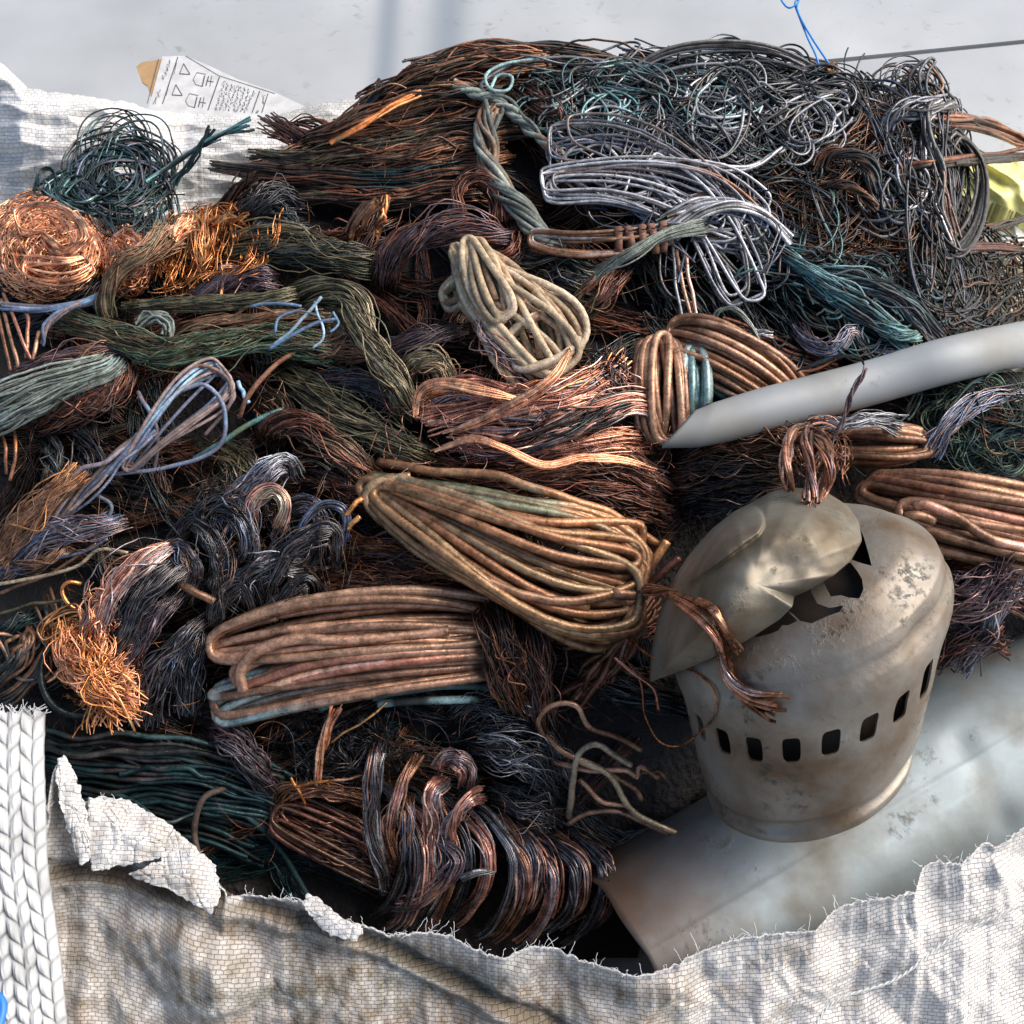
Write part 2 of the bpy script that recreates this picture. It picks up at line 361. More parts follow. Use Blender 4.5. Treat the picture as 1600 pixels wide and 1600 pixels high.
# ================================================================== THE SETTING
def floor_mat():
    m, t, b = nodes('pale_floor_tile'); n = t.nodes; L = t.links.new
    tc = n.new('ShaderNodeTexCoord')
    a = n.new('ShaderNodeTexNoise'); a.inputs['Scale'].default_value = 5; a.inputs['Detail'].default_value = 6
    L(tc.outputs['Object'], a.inputs[0])
    r = n.new('ShaderNodeValToRGB'); L(a.outputs[0], r.inputs[0])
    r.color_ramp.elements[0].position = .3; r.color_ramp.elements[0].color = (.31, .315, .31, 1)
    r.color_ramp.elements[1].position = .75; r.color_ramp.elements[1].color = (.42, .425, .42, 1)
    s = n.new('ShaderNodeTexNoise'); s.inputs['Scale'].default_value = 55; s.inputs['Detail'].default_value = 4
    s.inputs['Distortion'].default_value = .6
    L(tc.outputs['Object'], s.inputs[0])
    sm = n.new('ShaderNodeMapRange'); L(s.outputs[0], sm.inputs[0]); sm.inputs[1].default_value = .60; sm.inputs[2].default_value = .74
    g = n.new('ShaderNodeTexNoise'); g.inputs['Scale'].default_value = 4; L(tc.outputs['Object'], g.inputs[0])
    gm = n.new('ShaderNodeMapRange'); L(g.outputs[0], gm.inputs[0]); gm.inputs[1].default_value = .45; gm.inputs[2].default_value = .62
    gm.inputs[4].default_value = .75
    mu = n.new('ShaderNodeMath'); mu.operation = 'MULTIPLY'; L(sm.outputs[0], mu.inputs[0]); L(gm.outputs[0], mu.inputs[1])
    mx = n.new('ShaderNodeMixRGB'); L(mu.outputs[0], mx.inputs[0]); L(r.outputs[0], mx.inputs[1]); mx.inputs[2].default_value = (.21, .20, .16, 1)
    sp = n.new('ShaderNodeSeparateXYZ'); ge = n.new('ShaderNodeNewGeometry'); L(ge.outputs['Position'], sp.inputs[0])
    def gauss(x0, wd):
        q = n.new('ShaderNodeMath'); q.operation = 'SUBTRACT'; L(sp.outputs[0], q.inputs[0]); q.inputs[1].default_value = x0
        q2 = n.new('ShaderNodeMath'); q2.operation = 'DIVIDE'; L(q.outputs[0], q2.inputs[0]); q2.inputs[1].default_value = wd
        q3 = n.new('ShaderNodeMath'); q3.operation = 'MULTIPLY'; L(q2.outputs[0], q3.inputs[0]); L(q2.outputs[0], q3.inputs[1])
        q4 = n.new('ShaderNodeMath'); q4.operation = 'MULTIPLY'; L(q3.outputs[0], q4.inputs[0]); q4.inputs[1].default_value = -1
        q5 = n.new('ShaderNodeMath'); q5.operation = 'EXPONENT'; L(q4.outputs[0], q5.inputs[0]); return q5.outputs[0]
    xa, xb = float(WZ(605., 60., 0.)[0]), float(WZ(700., 60., 0.)[0])  # two dark reflections on the floor, painted into the tile colour as streaks
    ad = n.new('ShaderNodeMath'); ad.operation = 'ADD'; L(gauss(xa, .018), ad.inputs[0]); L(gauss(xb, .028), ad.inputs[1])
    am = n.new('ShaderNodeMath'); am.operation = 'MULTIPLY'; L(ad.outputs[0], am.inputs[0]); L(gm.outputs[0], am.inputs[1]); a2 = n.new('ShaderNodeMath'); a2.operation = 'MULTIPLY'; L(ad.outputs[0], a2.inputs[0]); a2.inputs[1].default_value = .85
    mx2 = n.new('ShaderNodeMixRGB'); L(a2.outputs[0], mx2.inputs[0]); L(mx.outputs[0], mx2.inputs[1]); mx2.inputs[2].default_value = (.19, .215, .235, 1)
    L(mx2.outputs[0], b.inputs['Base Color'])
    rr = n.new('ShaderNodeMapRange'); L(a.outputs[0], rr.inputs[0]); rr.inputs[3].default_value = .22; rr.inputs[4].default_value = .42
    L(rr.outputs[0], b.inputs['Roughness'])
    return m
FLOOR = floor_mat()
def slab(name, pts, z0, z1, mat):
    V = [(x, y, z1) for x, y in pts]+[(x, y, z0) for x, y in pts]; k = len(pts)
    F = [list(range(k))]+[[i, i+k, (i+1) % k+k, (i+1) % k] for i in range(k)]
    o = make(name, V, F, mat, smooth=False); tag(o, kind='structure'); return o
# the joint between two tiles, seen top right
ja, jb = WZ(1290., 97., 0.), WZ(1600., 66., 0.); jd = (jb-ja)/np.linalg.norm(jb-ja); jn = np.array([-jd[1], jd[0], 0])
J1, J2 = ja-jd*9, ja+jd*9; gw = .0036
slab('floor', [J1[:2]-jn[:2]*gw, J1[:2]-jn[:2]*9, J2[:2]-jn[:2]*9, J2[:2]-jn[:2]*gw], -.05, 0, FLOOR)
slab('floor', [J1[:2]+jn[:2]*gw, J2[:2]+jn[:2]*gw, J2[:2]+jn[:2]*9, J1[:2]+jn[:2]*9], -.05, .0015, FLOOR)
gm_, gt_, gb_ = nodes('tile_joint_filler'); gb_.inputs['Base Color'].default_value = (.15, .155, .155, 1); gb_.inputs['Roughness'].default_value = .9
slab('floor_joint', [J1[:2]-jn[:2]*.02, J2[:2]-jn[:2]*.02, J2[:2]+jn[:2]*.02, J1[:2]+jn[:2]*.02], -.06, -.004, gm_)

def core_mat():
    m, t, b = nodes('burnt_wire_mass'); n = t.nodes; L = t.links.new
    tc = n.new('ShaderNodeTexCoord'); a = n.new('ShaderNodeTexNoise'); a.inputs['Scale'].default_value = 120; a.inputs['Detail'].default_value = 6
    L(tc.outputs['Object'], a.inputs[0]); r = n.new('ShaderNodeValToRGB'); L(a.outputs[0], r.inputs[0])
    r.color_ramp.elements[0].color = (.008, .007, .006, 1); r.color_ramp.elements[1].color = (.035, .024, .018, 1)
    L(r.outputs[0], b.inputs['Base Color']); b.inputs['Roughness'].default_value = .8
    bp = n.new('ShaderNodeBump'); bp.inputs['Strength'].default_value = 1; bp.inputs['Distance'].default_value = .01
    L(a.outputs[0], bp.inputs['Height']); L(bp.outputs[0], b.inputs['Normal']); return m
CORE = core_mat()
def heap_core():
    us = np.arange(-160, 1780, 20.); vs = np.arange(95, 1560, 18.)
    poly = [(-150, 480), (60, 400), (330, 330), (400, 260), (520, 180), (680, 115), (800, 100), (1000, 118), (1250, 135), (1410, 150), (1440, 260),
            (1400, 420), (1450, 560), (1760, 600), (1760, 1010), (1100, 1260), (1010, 1480), (930, 1500), (60, 1500), (-150, 1500)]
    U, V = np.meshgrid(us, vs); m = inside(poly, U, V)
    nz = np.array([[mnoise.noise(Vector((a*.012, b*.012, 0))) for a in us] for b in vs])
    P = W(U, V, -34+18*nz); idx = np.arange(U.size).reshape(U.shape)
    bm = bmesh.new(); vv = {}
    for i in range(len(vs)):
        for j in range(len(us)):
            if m[i, j]: vv[i, j] = bm.verts.new(P[i, j])
    for i in range(len(vs)-1):
        for j in range(len(us)-1):
            q = [(i, j), (i+1, j), (i+1, j+1), (i, j+1)]
            if all(k in vv for k in q): bm.faces.new([vv[k] for k in q])
    ed = [e for e in bm.edges if e.is_boundary]
    g = bmesh.ops.extrude_edge_only(bm, edges=ed)['geom']
    for v in g:
        if isinstance(v, bmesh.types.BMVert): v.co.z = .001
    me = bpy.data.meshes.new('burnt_wire_filling'); bm.to_mesh(me); bm.free(); me.materials.append(CORE)
    me.polygons.foreach_set('use_smooth', np.ones(len(me.polygons), bool))
    return tag(link(bpy.data.objects.new('burnt_wire_filling', me)), 'dark burnt wire packed underneath the bundles in the sack', 'scrap wire', None, 'stuff')
heap_core()

# ------------------------------------------------------------------ woven sack
def sack_mat(name, sx, sy, gap=.5):
    m, t, b = nodes(name); n = t.nodes; L = t.links.new
    at = n.new('ShaderNodeAttribute'); at.attribute_name = 'Col'
    uv = n.new('ShaderNodeUVMap'); mp = n.new('ShaderNodeMapping'); L(uv.outputs[0], mp.inputs[0])
    nz = n.new('ShaderNodeTexNoise'); nz.inputs['Scale'].default_value = 1.1; L(uv.outputs[0], nz.inputs[0])
    vm = n.new('ShaderNodeVectorMath'); vm.operation = 'MULTIPLY_ADD'; L(nz.outputs['Color'], vm.inputs[0])
    vm.inputs[1].default_value = (.35, .35, 0); L(uv.outputs[0], vm.inputs[2]); L(vm.outputs[0], mp.inputs[0])
    mp.inputs['Scale'].default_value = (sx, sy, 1)
    br = n.new('ShaderNodeTexBrick'); L(mp.outputs[0], br.inputs['Vector'])
    br.offset = .5; br.inputs['Scale'].default_value = 1; br.inputs['Mortar Size'].default_value = .08; br.inputs['Mortar Smooth'].default_value = .9
    br.inputs['Brick Width'].default_value = 1.0; br.inputs['Row Height'].default_value = .62
    br.inputs['Color1'].default_value = (1, 1, 1, 1); br.inputs['Color2'].default_value = (.82, .82, .82, 1); br.inputs['Mortar'].default_value = (gap, gap*.9, gap*.78, 1)
    mx = n.new('ShaderNodeMixRGB'); mx.blend_type = 'MULTIPLY'; mx.inputs[0].default_value = 1; L(at.outputs[0], mx.inputs[1]); L(br.outputs[0], mx.inputs[2])
    L(mx.outputs[0], b.inputs['Base Color']); b.inputs['Roughness'].default_value = .45
    bp = n.new('ShaderNodeBump'); bp.inputs['Strength'].default_value = .7; bp.inputs['Distance'].default_value = .0014; bp.invert = True
    L(br.outputs['Fac'], bp.inputs['Height']); L(bp.outputs[0], b.inputs['Normal'])
    tr = n.new('ShaderNodeBsdfTranslucent'); L(mx.outputs[0], tr.inputs[0]); ms = n.new('ShaderNodeMixShader'); ms.inputs[0].default_value = .22
    out = n['Material Output']; L(b.outputs[0], ms.inputs[1]); L(tr.outputs[0], ms.inputs[2]); L(ms.outputs[0], out.inputs[0])
    return m
SACKM = sack_mat('woven_sack_tape', 1, 1, .70); SACKB = sack_mat('woven_sack_tape_white', 1, 1, .88)
def fbm(P, s, o=3): return np.array([mnoise.fractal(Vector(p)*s, 1.0, 2.0, o) for p in P])
def ridg(P, s):
    a = np.array([mnoise.noise(Vector(p)*s) for p in P]); return 1-2*np.abs(a)
sack = thing('woven_sack', 'big open white woven plastic sack with torn dirty rim holding the scrap wire', 'sack', (0, -.3, 0))
RIM = [(-80, 1235), (30, 1232), (60, 1228), (80, 1262), (92, 1200), (101, 1184), (114, 1212), (130, 1250), (165, 1242), (192, 1256), (215, 1278), (262, 1290), (283, 1322), (330, 1358),
       (352, 1404), (420, 1400), (474, 1398), (492, 1412), (540, 1440), (562, 1440), (610, 1458), (650, 1452), (700, 1455), (742, 1478), (786, 1492), (830, 1472), (868, 1476),
       (900, 1492), (950, 1508), (992, 1520), (1042, 1508), (1100, 1478), (1150, 1462), (1215, 1452), (1272, 1450), (1300, 1418), (1330, 1404), (1392, 1398), (1428, 1388), (1440, 1350),
       (1462, 1340), (1500, 1346), (1532, 1312), (1560, 1318), (1592, 1292), (1640, 1270), (1760, 1200)]
def front_panel():
    us = np.linspace(-80, 1760, 620); ts = np.r_[np.linspace(0, 1, 120)]
    rv = np.interp(us, [p[0] for p in RIM], [p[1] for p in RIM])
    jit = np.array([mnoise.noise(Vector((a*.09, 3, 0)))*5+mnoise.noise(Vector((a*.35, 9, 0)))*2.5 for a in us])
    rv = rv+jit; smo = np.convolve(np.pad(rv, 30, 'edge'), np.ones(61)/61, 'valid')
    rz = np.interp(us, [-80, 100, 350, 900, 1250, 1760], [.195, .19, .165, .165, .175, .20])
    U, Tt = np.meshgrid(us, ts)
    vb = 1800.; Vv = rv[None]+(vb-rv[None])*Tt; A = np.stack([U, Vv, 0*U], -1).reshape(-1, 3)
    d = Vv-rv[None]                                   # px below the rim
    Z = rz[None]-.055*sstep(0, 420, d)-.02*sstep(0, 60, d)
    P = WZ(U, Vv, Z).reshape(-1, 3); dd = d.reshape(-1)
    def vor(P, s, k=0):
        return np.array([(lambda d: d[1]-d[0] if k else d[0])(mnoise.voronoi(Vector(p)*s)[0]) for p in P])
    G = A*[1, .8, 1]+np.stack([fbm(A, .01, 2)*30, fbm(A+[5, 5, 5], .01, 2)*30, 0*A[:, 0]], 1)
    big = -vor(G, .0055)*.040+vor(G+[300, 90, 5], .013)*.014+.5*np.abs(vor(G+[3, 90, 5], .009, 1)-.25)*.02
    H_ = A+np.stack([fbm(A, .02, 3)*22, fbm(A+[9, 5, 5], .02, 3)*22, 0*A[:, 0]], 1)
    big = big-.0016*np.exp(-vor(H_+[40, 9, 5], .011, 1)/.035)-.0008*np.exp(-vor(H_+[4, 70, 5], .024, 1)/.05)+ridg(A, .006)*.008+fbm(A, .04, 2)*.0014+.012
    seam = np.interp(A[:, 0], [0, 70, 300, 540, 700, 850, 1000], [1330, 1350, 1392, 1450, 1535, 1600, 1700])
    ds = A[:, 1]-seam; gate = (A[:, 0] < 950)
    big = big*sstep(-5, 45, dd)
    big = big+gate*(.009*np.exp(-(ds-16)**2/(2*9**2))-.012*np.exp(-(ds+4)**2/(2*9**2)))
    flap = np.exp(-(A[:, 0]-505)**2/(2*30**2))*np.exp(-dd**2/(2*26**2))+np.exp(-(A[:, 0]-105)**2/(2*16**2))*np.exp(-dd**2/(2*50**2))
    big = big+.012*flap+.006*sstep(14, 0, dd)
    P = P+big[:, None]*np.array([0, -.62, .78])
    # dirt worn into the weave, patchy; shaded left and sunlit right are painted in too
    n1 = fbm(A, .007, 4); n2 = fbm(A+[900, 0, 0], .02, 4)
    lr = np.interp(A[:, 0], [0, 250, 700, 1040, 1110, 1600], [.44, .60, .64, .58, -.08, -.18])
    lr = lr-.28*(A[:, 0] < 600)*np.clip((ds*-1-10)/40, 0, 1)
    for cx, cy, rx_, ry_, am in ((1235, 1480, 60, 45, .55), (1150, 1545, 70, 40, .4), (1400, 1520, 60, 30, .25), (1290, 1580, 120, 26, .35), (210, 1300, 70, 40, -.35), (160, 1420, 60, 50, -.3), (530, 1420, 34, 22, -.5), (240, 1560, 60, 50, -.3), (620, 1500, 50, 40, -.15)):
        lr = lr+am*np.exp(-((A[:, 0]-cx)/rx_)**2-((A[:, 1]-cy)/ry_)**2)
    dirt = np.clip(lr+n1*.2+n2*.2+.12*ridg(A+[70, 0, 0], .02)+.35*fbm(A*[1, .6, 1], .075, 4), 0, 1); dirt = dirt*np.clip(.35+dd/50, 0, 1)  # dirt patches together with the painted left shade and right sunlight
    dirt = np.maximum(dirt, gate*.95*np.exp(-(ds-4)**2/(2*15**2)))  # hem shadow along the seam, painted with the dirt colour
    edge_w = 10+14*(fbm(A*[1, 0, 1], .02, 3)+.3); dirt = dirt*(1-.95*sstep(1, 0, dd/np.clip(edge_w, 3, 40)))
    clean = np.array([.82, .79, .75]); d1 = np.array([.29, .215, .145]); d2 = np.array([.16, .14, .085])
    mix = np.clip(fbm(A+[0, 500, 0], .012, 3)*.9+.3, 0, 1)[:, None]; dc = d1*(1-mix)+d2*mix
    C = clean*(1-dirt[:, None])+dc*dirt[:, None]  # dirt here also carries the painted shade, sunlight and hem shadow
    idx = np.arange(U.size).reshape(U.shape)
    F = np.stack([idx[:-1, :-1], idx[1:, :-1], idx[1:, 1:], idx[:-1, 1:]], -1).reshape(-1, 4)
    uv = np.stack([A[:, 0]/10., (A[:, 1]-smo[None].repeat(len(ts), 0).reshape(-1)*.6)/10.], -1)
    # the lower edge goes on down to the floor
    last = idx[-1]; nv = len(P); low = P[last].copy(); low[:, 2] = .002; low[:, 1] -= .06
    P = np.vstack([P, low]); C = np.vstack([C, C[last]]); uv = np.vstack([uv, uv[last]+[0, 12]])
    li = np.arange(nv, nv+len(last)); F = np.vstack([F, np.stack([last[:-1], li[:-1], li[1:], last[1:]], -1)])
    o = make('front_panel', P, F, SACKM, sack, C, uv)
    md = o.modifiers.new('thick', 'SOLIDIFY'); md.thickness = .0012
    # loose torn threads along the rim
    rng = np.random.default_rng(5); th = []
    S = 260; M = 10; k = rng.integers(20, len(us)-20, S); rp = P.reshape(-1, 3)[:len(us)][k]
    dirv = rng.normal(0, 1, (S, 3)); dirv[:, 2] = np.abs(dirv[:, 2]); dirv[:, 1] += .5
    ln = rng.uniform(.001, .006, (S, 1))**1.0; t = np.linspace(0, 1, M)
    Q = rp[:, None]+dirv[:, None]*(ln*t[None])[..., None]+smooth_noise(S*3, M, 4, rng).reshape(S, 3, M).transpose(0, 2, 1)*.0012*t[None, :, None]
    V, Ff, Cc = tubes(Q, np.full((S, M), .00017), np.full((S, M, 3), .8), 4)
    m, t_, b = nodes('torn_thread'); b.inputs['Base Color'].default_value = (.8, .79, .77, 1); b.inputs['Roughness'].default_value = .5
    tag(make('torn_thread_fringe', V, Ff, m, sack), kind='stuff')
front_panel()
def flap(poly, seed, lift, dirtiness, fold):        # torn, turned-over piece of the rim
    n = 70; us = np.linspace(min(p[0] for p in poly), max(p[0] for p in poly), n); vs = np.linspace(min(p[1] for p in poly), max(p[1] for p in poly), n)
    # polar grid inside the outline so that the torn edge is clean
    Q = np.array(poly, float); m = len(Q); t = np.linspace(0, m, 160, endpoint=False); i0 = t.astype(int) % m; f = (t-t.astype(int))[:, None]; O = Q[i0]*(1-f)+Q[(i0+1) % m]*f
    O = O+np.array([[mnoise.noise(Vector((a*.12, b_*.12, seed))), mnoise.noise(Vector((a*.12, b_*.12, seed+9)))] for a, b_ in O])*5
    c = Q.mean(0); nr = 26; V = []; C = []
    for i in range(nr):
        rho = 1-i/(nr-1.)*.98
        for j in range(160):
            u, v = c+(O[j]-c)*rho; p = Vector((u, v, seed*7.))
            z = float(np.interp(u, [-80, 100, 350, 900, 1250, 1760], [.195, .19, .165, .165, .175, .20]))+lift
            rv = float(np.interp(u, [q[0] for q in RIM], [q[1] for q in RIM])); z -= .055*float(sstep(0, 420, v-rv))
            dv = mnoise.voronoi(p*.022)[0]; z += .006*(dv[0]-.4)+.005*(1-2*abs(mnoise.noise(p*.018)))-.0022*math.exp(-(dv[1]-dv[0])/.05)+.0012*mnoise.noise(p*.08)
            z += .003*(1-rho)
            V.append(WZ(u, v, z)); g = min(1, max(0, dirtiness+.5*mnoise.fractal(p*.02, 1, 2, 3)))*(.3+.7*(1-rho) if rho > .85 else 1)
            C.append(np.array([.82, .80, .77])*(1-g)+np.array([.36, .28, .2])*g)
    F = grid_pol(nr, 160); V = np.array(V)
    o = make('torn_flap', V, F, SACKB, sack, np.array(C), np.array([[(p[0])/.0058, (p[1])/.0058] for p in V])); md = o.modifiers.new('thick', 'SOLIDIFY'); md.thickness = .001
def grid_pol(nr, nc): return [[i*nc+j, i*nc+(j+1) % nc, (i+1)*nc+(j+1) % nc, (i+1)*nc+j] for i in range(nr-1) for j in range(nc)]+[[(nr-1)*nc+j for j in range(nc)]]
for k, (pl, lf, dt, fo) in enumerate([
    ([(478, 1396), (496, 1404), (530, 1432), (566, 1452), (560, 1470), (520, 1462), (492, 1440), (474, 1414)], .007, -.1, .002),
    ([(88, 1190), (102, 1180), (120, 1216), (134, 1262), (142, 1340), (128, 1352), (104, 1290), (90, 1240)], .009, .0, .002),
    ([(140, 1246), (200, 1250), (266, 1288), (300, 1330), (250, 1340), (190, 1352), (146, 1362), (132, 1300)], .004, .15, .004),
    ([(270, 1296), (336, 1352), (346, 1400), (330, 1428), (270, 1392), (200, 1366), (250, 1346)], .004, .2, .004)]):
    flap(pl, k+1, lf, dt, fo)
def cloth_rope(path, r, name):                      # the sewn hem cord running over the right of the front panel
    pp, Ln = spline(path, 160); P = WZ(pp[:, 0], pp[:, 1], pp[:, 2]); out = []
    for k in range(2):
        ph = np.linspace(0, 2*np.pi*22, 160)+k*np.pi; T, N, B = frame(P)
        out.append((P+(r*.5)*(np.cos(ph)[:, None]*B+np.sin(ph)[:, None]*N)))
    Q = np.array(out); V, F, C = tubes(Q, np.full((2, 160), r*.55), np.tile(np.array([.62, .62, .60]), (2, 160, 1)), 8)
    m, t_, b = nodes('hem_cord'); b.inputs['Base Color'].default_value = (.50, .50, .47, 1); b.inputs['Roughness'].default_value = .6
    make(name, V, F, m, sack)
cloth_rope([(1255, 1640, .158), (1300, 1568, .165), (1400, 1530, .168), (1480, 1470, .172), (1560, 1430, .178), (1660, 1390, .182)], .0013, 'hem_cord')

def strap():                                        # thick knitted lifting strap, bottom left
    nu, nv = 130, 520; vs = np.linspace(1112, 1720, nv); ue = np.interp(vs, [1112, 1180, 1350, 1500, 1600, 1720], [72, 70, 76, 97, 107, 116])
    q = np.linspace(0, 1, nu); U = ue[:, None]-190*(1-q)[None]; V = np.repeat(vs[:, None], nu, 1)
    jag = np.array([mnoise.noise(Vector((a*.09, 1, 2)))*9+mnoise.noise(Vector((a*.4, 1, 2)))*5 for a in U[0]])
    V = V+jag[None]*np.clip(1-(vs-1112)/50, 0, 1)[:, None]
    Z = .232+.010*np.sin((V-1100)/260.)-.012*(q[None]-.3)**2*4
    P = WZ(U, V, Z).reshape(-1, 3)
    x = (1-q)*190; col = np.floor(x/19.5); fx = x/19.5-col; par = (col % 2)*2-1
    s = (V+par[None]*(fx[None]-.5)*15+col[None]*9+5*smooth_noise(1, nv, 20, RNG)[0][:, None]+3*RNG.normal(0,1,(1,12))[:, np.clip(col.astype(int),0,11)])/34.; fs = s-np.floor(s)
    hgt = (np.sin(np.pi*fs)**.55)*(np.sin(np.pi*np.clip(fx, .02, .98))**.5)[None]
    hgt = hgt*(.85+.3*RNG.random((1, nu)))
    P = P+.0062*hgt.reshape(-1, 1)*NRM
    g = (.35+.65*np.clip(hgt*1.5, 0, 1)).reshape(-1, 1)  # shade in the gaps between stitches, painted into the colour
    dirt = np.array([mnoise.fractal(Vector((a, b, 0))*.012, 1, 2, 3) for a, b in zip(U.ravel(), V.ravel())])
    C = np.array([.70, .70, .68])*(1-.35*np.clip(dirt+.2, 0, 1))[:, None]*(.50+.50*np.clip(g*1.6-.5, 0, 1))
    idx = np.arange(U.size).reshape(U.shape); F = np.stack([idx[:-1, :-1], idx[1:, :-1], idx[1:, 1:], idx[:-1, 1:]], -1).reshape(-1, 4)
    m, t, b = nodes('knitted_strap'); a = t.nodes.new('ShaderNodeAttribute'); a.attribute_name = 'Col'
    t.links.new(a.outputs[0], b.inputs['Base Color']); b.inputs['Roughness'].default_value = .6
    n = t.nodes.new('ShaderNodeTexNoise'); n.inputs['Scale'].default_value = 900; bp = t.nodes.new('ShaderNodeBump'); bp.inputs['Distance'].default_value = .0005
    t.links.new(n.outputs[0], bp.inputs['Height']); t.links.new(bp.outputs[0], b.inputs['Normal'])
    o = make('lifting_strap', P, F, m, sack, C); md = o.modifiers.new('thick', 'SOLIDIFY'); md.thickness = .004
    rng = np.random.default_rng(9); S = 160; k = rng.integers(0, nu, S); rp = P.reshape(nv, nu, 3)[0, k]
    d = rng.normal(0, 1, (S, 3))*[1, .4, .6]+[0, .9, .3]; tt = np.linspace(0, 1, 8)
    Q = rp[:, None]+d[:, None]*(rng.uniform(.001, .006, (S, 1))*tt)[..., None]
    Vv, Ff, _ = tubes(Q, np.full((S, 8), .0003), np.full((S, 8, 3), .8), 4)
    make('frayed_end', Vv, Ff, m, sack, np.full((len(Vv), 3), .8))
    V2, F2, C2 = wire([(-14, 1540), (2, 1552), (3, 1575), (-6, 1600)], 9, 'blue', wobble=0)
strap()
def blue_mark():
    m, t, b = nodes('blue_thread'); b.inputs['Base Color'].default_value = (.02, .16, .55, 1); b.inputs['Roughness'].default_value = .5
    pp, _ = spline([(-16, 1550), (0, 1560), (4, 1578), (-4, 1610)], 30); P = WZ(pp[:, 0], pp[:, 1], np.full(30, .245))
    V, F, C = tubes(P[None], np.full((1, 30), .0035), np.zeros((1, 30, 3)), 8); make('blue_thread', V, F, m, sack)
blue_mark()

def back_panel():                                   # folded white rim of the sack, top left
    us = np.linspace(-120, 650, 330)
    rv = np.interp(us, [-120, -40, 5, 22, 40, 75, 130, 200, 235, 300, 400, 440, 480, 540, 575, 625, 650],
                   [88, 92, 98, 118, 138, 143, 150, 160, 172, 178, 186, 180, 166, 156, 156, 140, 142])
    rv = rv+np.array([mnoise.noise(Vector((a*.06, 1, 4)))*4+mnoise.noise(Vector((a*.25, 1, 4)))*1.6 for a in us])
    ts = np.linspace(0, 1, 110); vend = np.interp(us, [-120, 0, 300, 450, 650], [400, 400, 370, 300, 200])
    U, Tt = np.meshgrid(us, ts); V = rv[None]+(vend-rv)[None]*Tt; A = np.stack([U*.55, V*1.6, 0*U], -1).reshape(-1, 3)
    d = V-rv[None]
    rz = np.interp(us, [-120, 100, 300, 500, 650], [.285, .27, .22, .20, .18])
    Z = rz[None]-.05*sstep(0, 200, d)-.03*sstep(60, 300, d)
    P = WZ(U, V, Z).reshape(-1, 3); dd = d.reshape(-1)
    B = A.copy(); B[:, 1] += 40*np.array([mnoise.noise(Vector((a*.006, 0, 7))) for a in A[:, 0]])
    f = (ridg(B, .011)*.014+ridg(B+[50, 9, 1], .027)*.006+fbm(B, .06, 2)*.0015)*sstep(-4, 25, dd)
    P = P+f[:, None]*np.array([0, -.45, .89])
    g = np.clip(.12+fbm(A+[7, 7, 7], .012, 3)*.4+np.interp(U.ravel(), [0, 300, 450, 650], [0, 0, .35, .5]), 0, .8)[:, None]
    C = np.array([.82, .82, .81])*(1-g)+np.array([.42, .40, .36])*g
    idx = np.arange(U.size).reshape(U.shape); F = np.stack([idx[:-1, :-1], idx[1:, :-1], idx[1:, 1:], idx[:-1, 1:]], -1).reshape(-1, 4)
    uv = np.stack([U.ravel()/9, V.ravel()/9], -1)
    top = idx[0]; nv = len(P); out = P[top].copy(); out[:, 1] += .035; out[:, 2] = .002
    mid = P[top].copy(); mid[:, 1] += .018; mid[:, 2] -= .03
    P = np.vstack([P, mid, out]); C = np.vstack([C, C[top], C[top]]); uv = np.vstack([uv, uv[top]-[0, 3], uv[top]-[0, 20]])
    a, b = np.arange(nv, nv+len(top)), np.arange(nv+len(top), nv+2*len(top))
    F = np.vstack([F, np.stack([a[:-1], top[:-1], top[1:], a[1:]], -1), np.stack([b[:-1], a[:-1], a[1:], b[1:]], -1)])
    o = make('back_panel', P, F, SACKB, sack, C, uv); md = o.modifiers.new('thick', 'SOLIDIFY'); md.thickness = .0012
back_panel()

# ------------------------------------------------------------------ printed label on a scrap of brown cardboard
def quadpx(name, pts, z, th, mat, parent, dz=0):
    V = [WZ(u, v, z+dz) for u, v in pts]; k = len(V); V2 = [p-np.array([0, 0, th]) for p in V]
    F = [list(range(k))[::-1], list(range(k, 2*k))]+[[i, (i+1) % k, (i+1) % k+k, i+k] for i in range(k)]
    return make(name, V+V2, F, mat, parent, smooth=False)
def simple(name, col, rough=.6, metal=0):
    m, t, b = nodes(name); n = t.nodes; tc = n.new('ShaderNodeTexCoord'); a = n.new('ShaderNodeTexNoise'); a.inputs['Scale'].default_value = 60
    a.inputs['Detail'].default_value = 4; t.links.new(tc.outputs['Object'], a.inputs[0]); r = n.new('ShaderNodeValToRGB'); t.links.new(a.outputs[0], r.inputs[0])
    r.color_ramp.elements[0].position = .3; r.color_ramp.elements[1].position = .7
    r.color_ramp.elements[0].color = tuple(c*.82 for c in col)+(1,); r.color_ramp.elements[1].color = tuple(min(1, c*1.1) for c in col)+(1,)
    t.links.new(r.outputs[0], b.inputs['Base Color']); b.inputs['Roughness'].default_value = rough; b.inputs['Metallic'].default_value = metal
    return m
lz = .165
lab = thing('cardboard_scrap', 'torn brown cardboard scrap with a white printed label behind the sack', 'cardboard', WZ(340., 140., lz-.01))
quadpx('cardboard', [(213, 104), (222, 97), (256, 92), (262, 120), (236, 150), (230, 134), (222, 128)], lz, .002, simple('brown_cardboard', (.36, .22, .10)), lab, -.001)
quadpx('label_paper', [(254, 88), (290, 87), (330, 104), (372, 124), (420, 140), (476, 166), (440, 190), (300, 200), (226, 190)], lz, .0006, simple('label_white', (.50, .49, .47), .5), lab)
